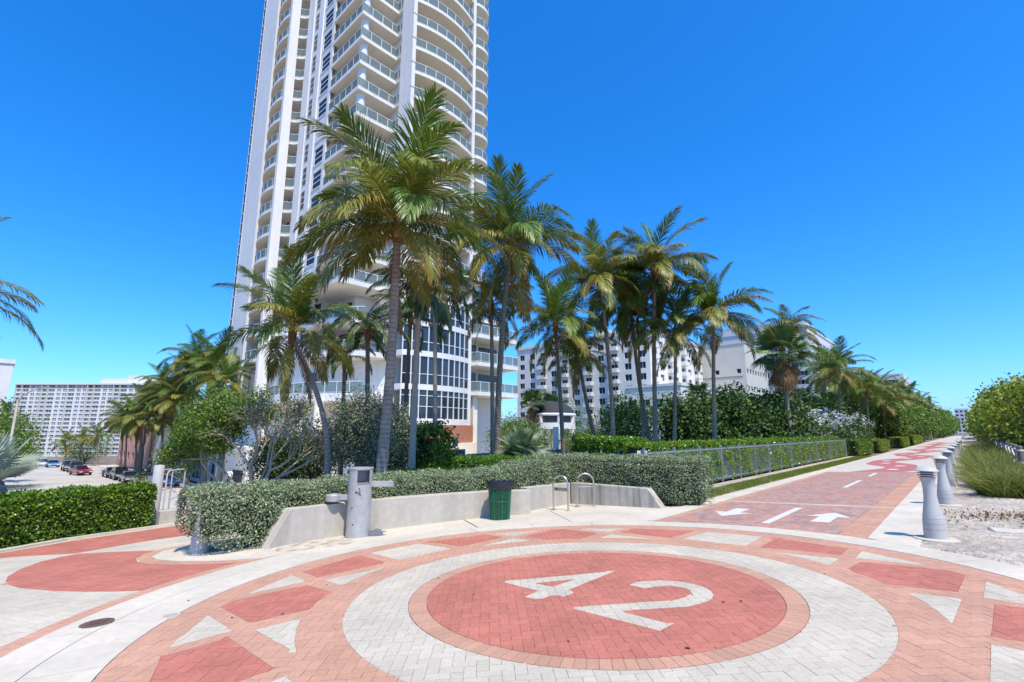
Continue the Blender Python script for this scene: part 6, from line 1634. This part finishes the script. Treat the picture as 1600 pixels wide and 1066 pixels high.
# scraps of leaf and gum on the paving, and the damp stain under the fountain
rng = np.random.default_rng(3); V, F = [], []
for x0, y0, r_ in [(-4.62, 4.35, .03), (-5.6, 4.6, .025), (-2.16, 5.72, .028), (-2.02, 5.86, .028), (-1.96, 4.33, .035), (-1.62, 5.15, .02), (-2.85, 3.85, .022), (-1.55, 7.55, .02), (-.7, 5.9, .018), (-6.2, 2.2, .025), (-5.85, 2.6, .028), (-6.6, 3.5, .02), (-7.4, 2.1, .03), (-8.0, 7.6, .02), (-6.4, 8.2, .02)] + [(CX + rng.normal(0, 3), CY + rng.normal(0, 2.5), .012) for _ in range(26)]:
    n0 = len(V); k = 7
    for j in range(k):
        a = 2*math.pi*j/k; rr2 = r_ * rng.uniform(.5, 1.2); V.append((x0 + rr2*.55*math.cos(a)*1.5, y0 + rr2*.55*math.sin(a), gz(x0) + .005 + .006*rng.uniform(0, 1)))
    F.append(tuple(range(n0, n0 + k)))
me = bpy.data.meshes.new('leaf_scraps'); me.from_pydata(V, [], F); me.materials.append(mat('leaf_scrap', (.06, .045, .035), .9)); me.update()
tag(link('leaf_scraps', me), 'dark leaf scraps scattered over the plaza pavers', 'leaf litter', kind='stuff')
m = bpy.data.materials.new('damp_stain'); m.use_nodes = True; nt = m.node_tree; b = nt.nodes['Principled BSDF']; b.inputs['Base Color'].default_value = (.30, .22, .13, 1); b.inputs['Roughness'].default_value = .8
tp_ = nt.nodes.new('ShaderNodeBsdfTransparent'); mx = nt.nodes.new('ShaderNodeMixShader'); tx = nt.nodes.new('ShaderNodeTexNoise'); tx.inputs['Scale'].default_value = 4.5; tx.inputs['Detail'].default_value = 6
gn = nt.nodes.new('ShaderNodeNewGeometry'); nt.links.new(gn.outputs['Position'], tx.inputs['Vector']); mr = nt.nodes.new('ShaderNodeMapRange'); mr.inputs['From Min'].default_value = .45; mr.inputs['From Max'].default_value = .75; mr.inputs['To Max'].default_value = .6
nt.links.new(tx.outputs['Fac'], mr.inputs['Value']); nt.links.new(mr.outputs[0], mx.inputs[0]); nt.links.new(tp_.outputs[0], mx.inputs[1]); nt.links.new(b.outputs[0], mx.inputs[2]); nt.links.new(mx.outputs[0], nt.nodes['Material Output'].inputs['Surface'])
mb = MB(); mb.add([(-9.75 + .55*math.cos(t)*(1 + .2*math.sin(3*t)), 4.95 + .8*math.sin(t), gz(-9.75 + .55*math.cos(t)*(1 + .2*math.sin(3*t))) + .007) for t in np.linspace(0, 6.28, 24, endpoint=False)], [tuple(range(24))]); mb.build('damp_stain', m, edge)
# ================================================================== PERSON AND BIRD
M_skin = mat('skin', (.36, .21, .14), .6); M_shirt = mat('white_shirt', (.68, .68, .69), .8, noise=(6, .06)); M_pants = mat('blue_trousers', (.03, .05, .12), .8); M_hair = mat('dark_hair', (.02, .015, .012), .7)
px_, py_ = -46.5, 15.2
pe_ = thing('person', (px_, py_, gz(px_) - .06), 'person in white shirt and blue trousers walking near the street palms', 'person', rz=R(35))
def skin(name, verts, edges, m, parent, root=0, sub=2):
    me = bpy.data.meshes.new(name); me.from_pydata([v[:3] for v in verts], edges, []); o = link(name, me, parent)
    o.modifiers.new('skin', 'SKIN').use_smooth_shade = True
    sv = me.skin_vertices[0].data
    for i, v in enumerate(verts): sv[i].radius = (v[3], v[4] if len(v) > 4 else v[3]); sv[i].use_root = (i == root)
    s = o.modifiers.new('sub', 'SUBSURF'); s.levels = sub; s.render_levels = sub
    me.materials.append(m); return o
V = [(0, 0, .95, .15, .11), (0, 0, 1.12, .145, .10), (0, .02, 1.3, .165, .11), (0, .01, 1.43, .12, .085), (0, 0, 1.5, .055), (0, -.02, 1.6, .085, .095), (0, -.01, 1.70, .075, .085),
     (.19, 0, 1.40, .06), (.25, .06, 1.14, .045), (.24, -.06, .92, .035), (.24, -.1, .82, .038, .02), (-.19, 0, 1.40, .06), (-.25, -.06, 1.14, .045), (-.24, -.16, .95, .035), (-.24, -.2, .86, .038, .02),
     (.10, 0, .86, .10), (.11, -.17, .50, .065), (.11, -.10, .12, .045), (.11, -.22, .05, .045, .035), (-.10, 0, .86, .10), (-.11, .02, .48, .065), (-.11, .25, .16, .045), (-.11, .18, .05, .045, .035)]
Ed = [(0, 1), (1, 2), (2, 3), (3, 4), (4, 5), (5, 6), (3, 7), (7, 8), (8, 9), (9, 10), (3, 11), (11, 12), (12, 13), (13, 14), (0, 15), (15, 16), (16, 17), (17, 18), (0, 19), (19, 20), (20, 21), (21, 22)]
skin('body', V, Ed, M_skin, pe_)
skin('shirt', [(0, 0, .93, .175, .135), (0, 0, 1.12, .168, .125), (0, .02, 1.3, .185, .13), (0, .01, 1.43, .14, .1), (.2, 0, 1.4, .082), (.24, .04, 1.2, .072), (-.2, 0, 1.4, .082), (-.24, -.04, 1.2, .072)], [(0, 1), (1, 2), (2, 3), (3, 4), (4, 5), (3, 6), (6, 7)], M_shirt, pe_)
skin('trousers', [(0, 0, .97, .165, .125), (.10, 0, .85, .118), (.11, -.17, .50, .085), (.11, -.11, .16, .07), (-.10, 0, .85, .118), (-.11, .02, .48, .085), (-.11, .24, .19, .07)], [(0, 1), (1, 2), (2, 3), (0, 4), (4, 5), (5, 6)], M_pants, pe_)
skin('hair', [(0, .02, 1.66, .09, .085), (0, .01, 1.74, .075, .085)], [(0, 1)], M_hair, pe_)
mb = MB(); mb.lathe([(.012, -.02), (.03, 0), (.012, .02)], 6, (0, -.115, 1.62)); mb.build('nose', M_skin, pe_)
bd = thing('bird', (-49.5, 20.0, 11.6), 'small dark bird gliding against the sky left of the tower', 'bird', rz=R(60))
mb = MB(); mb.lathe([(.01, -.22), (.06, -.12), (.075, 0), (.05, .14), (.015, .24)], 8); o = mb.build('body', M_dark, bd, smooth=True); o.rotation_euler = (R(90), 0, 0)
for s in (-1, 1):
    mb = MB(); mb.add([(s*.04, .1, .02), (s*.35, .08, .14), (s*.75, -.06, .05), (s*.36, -.1, .12), (s*.04, -.1, .02), (s*.35, 0, .17)], [(0, 1, 5), (1, 2, 5), (2, 3, 5), (3, 4, 5), (4, 0, 5)]); mb.build('wing', M_dark, bd)
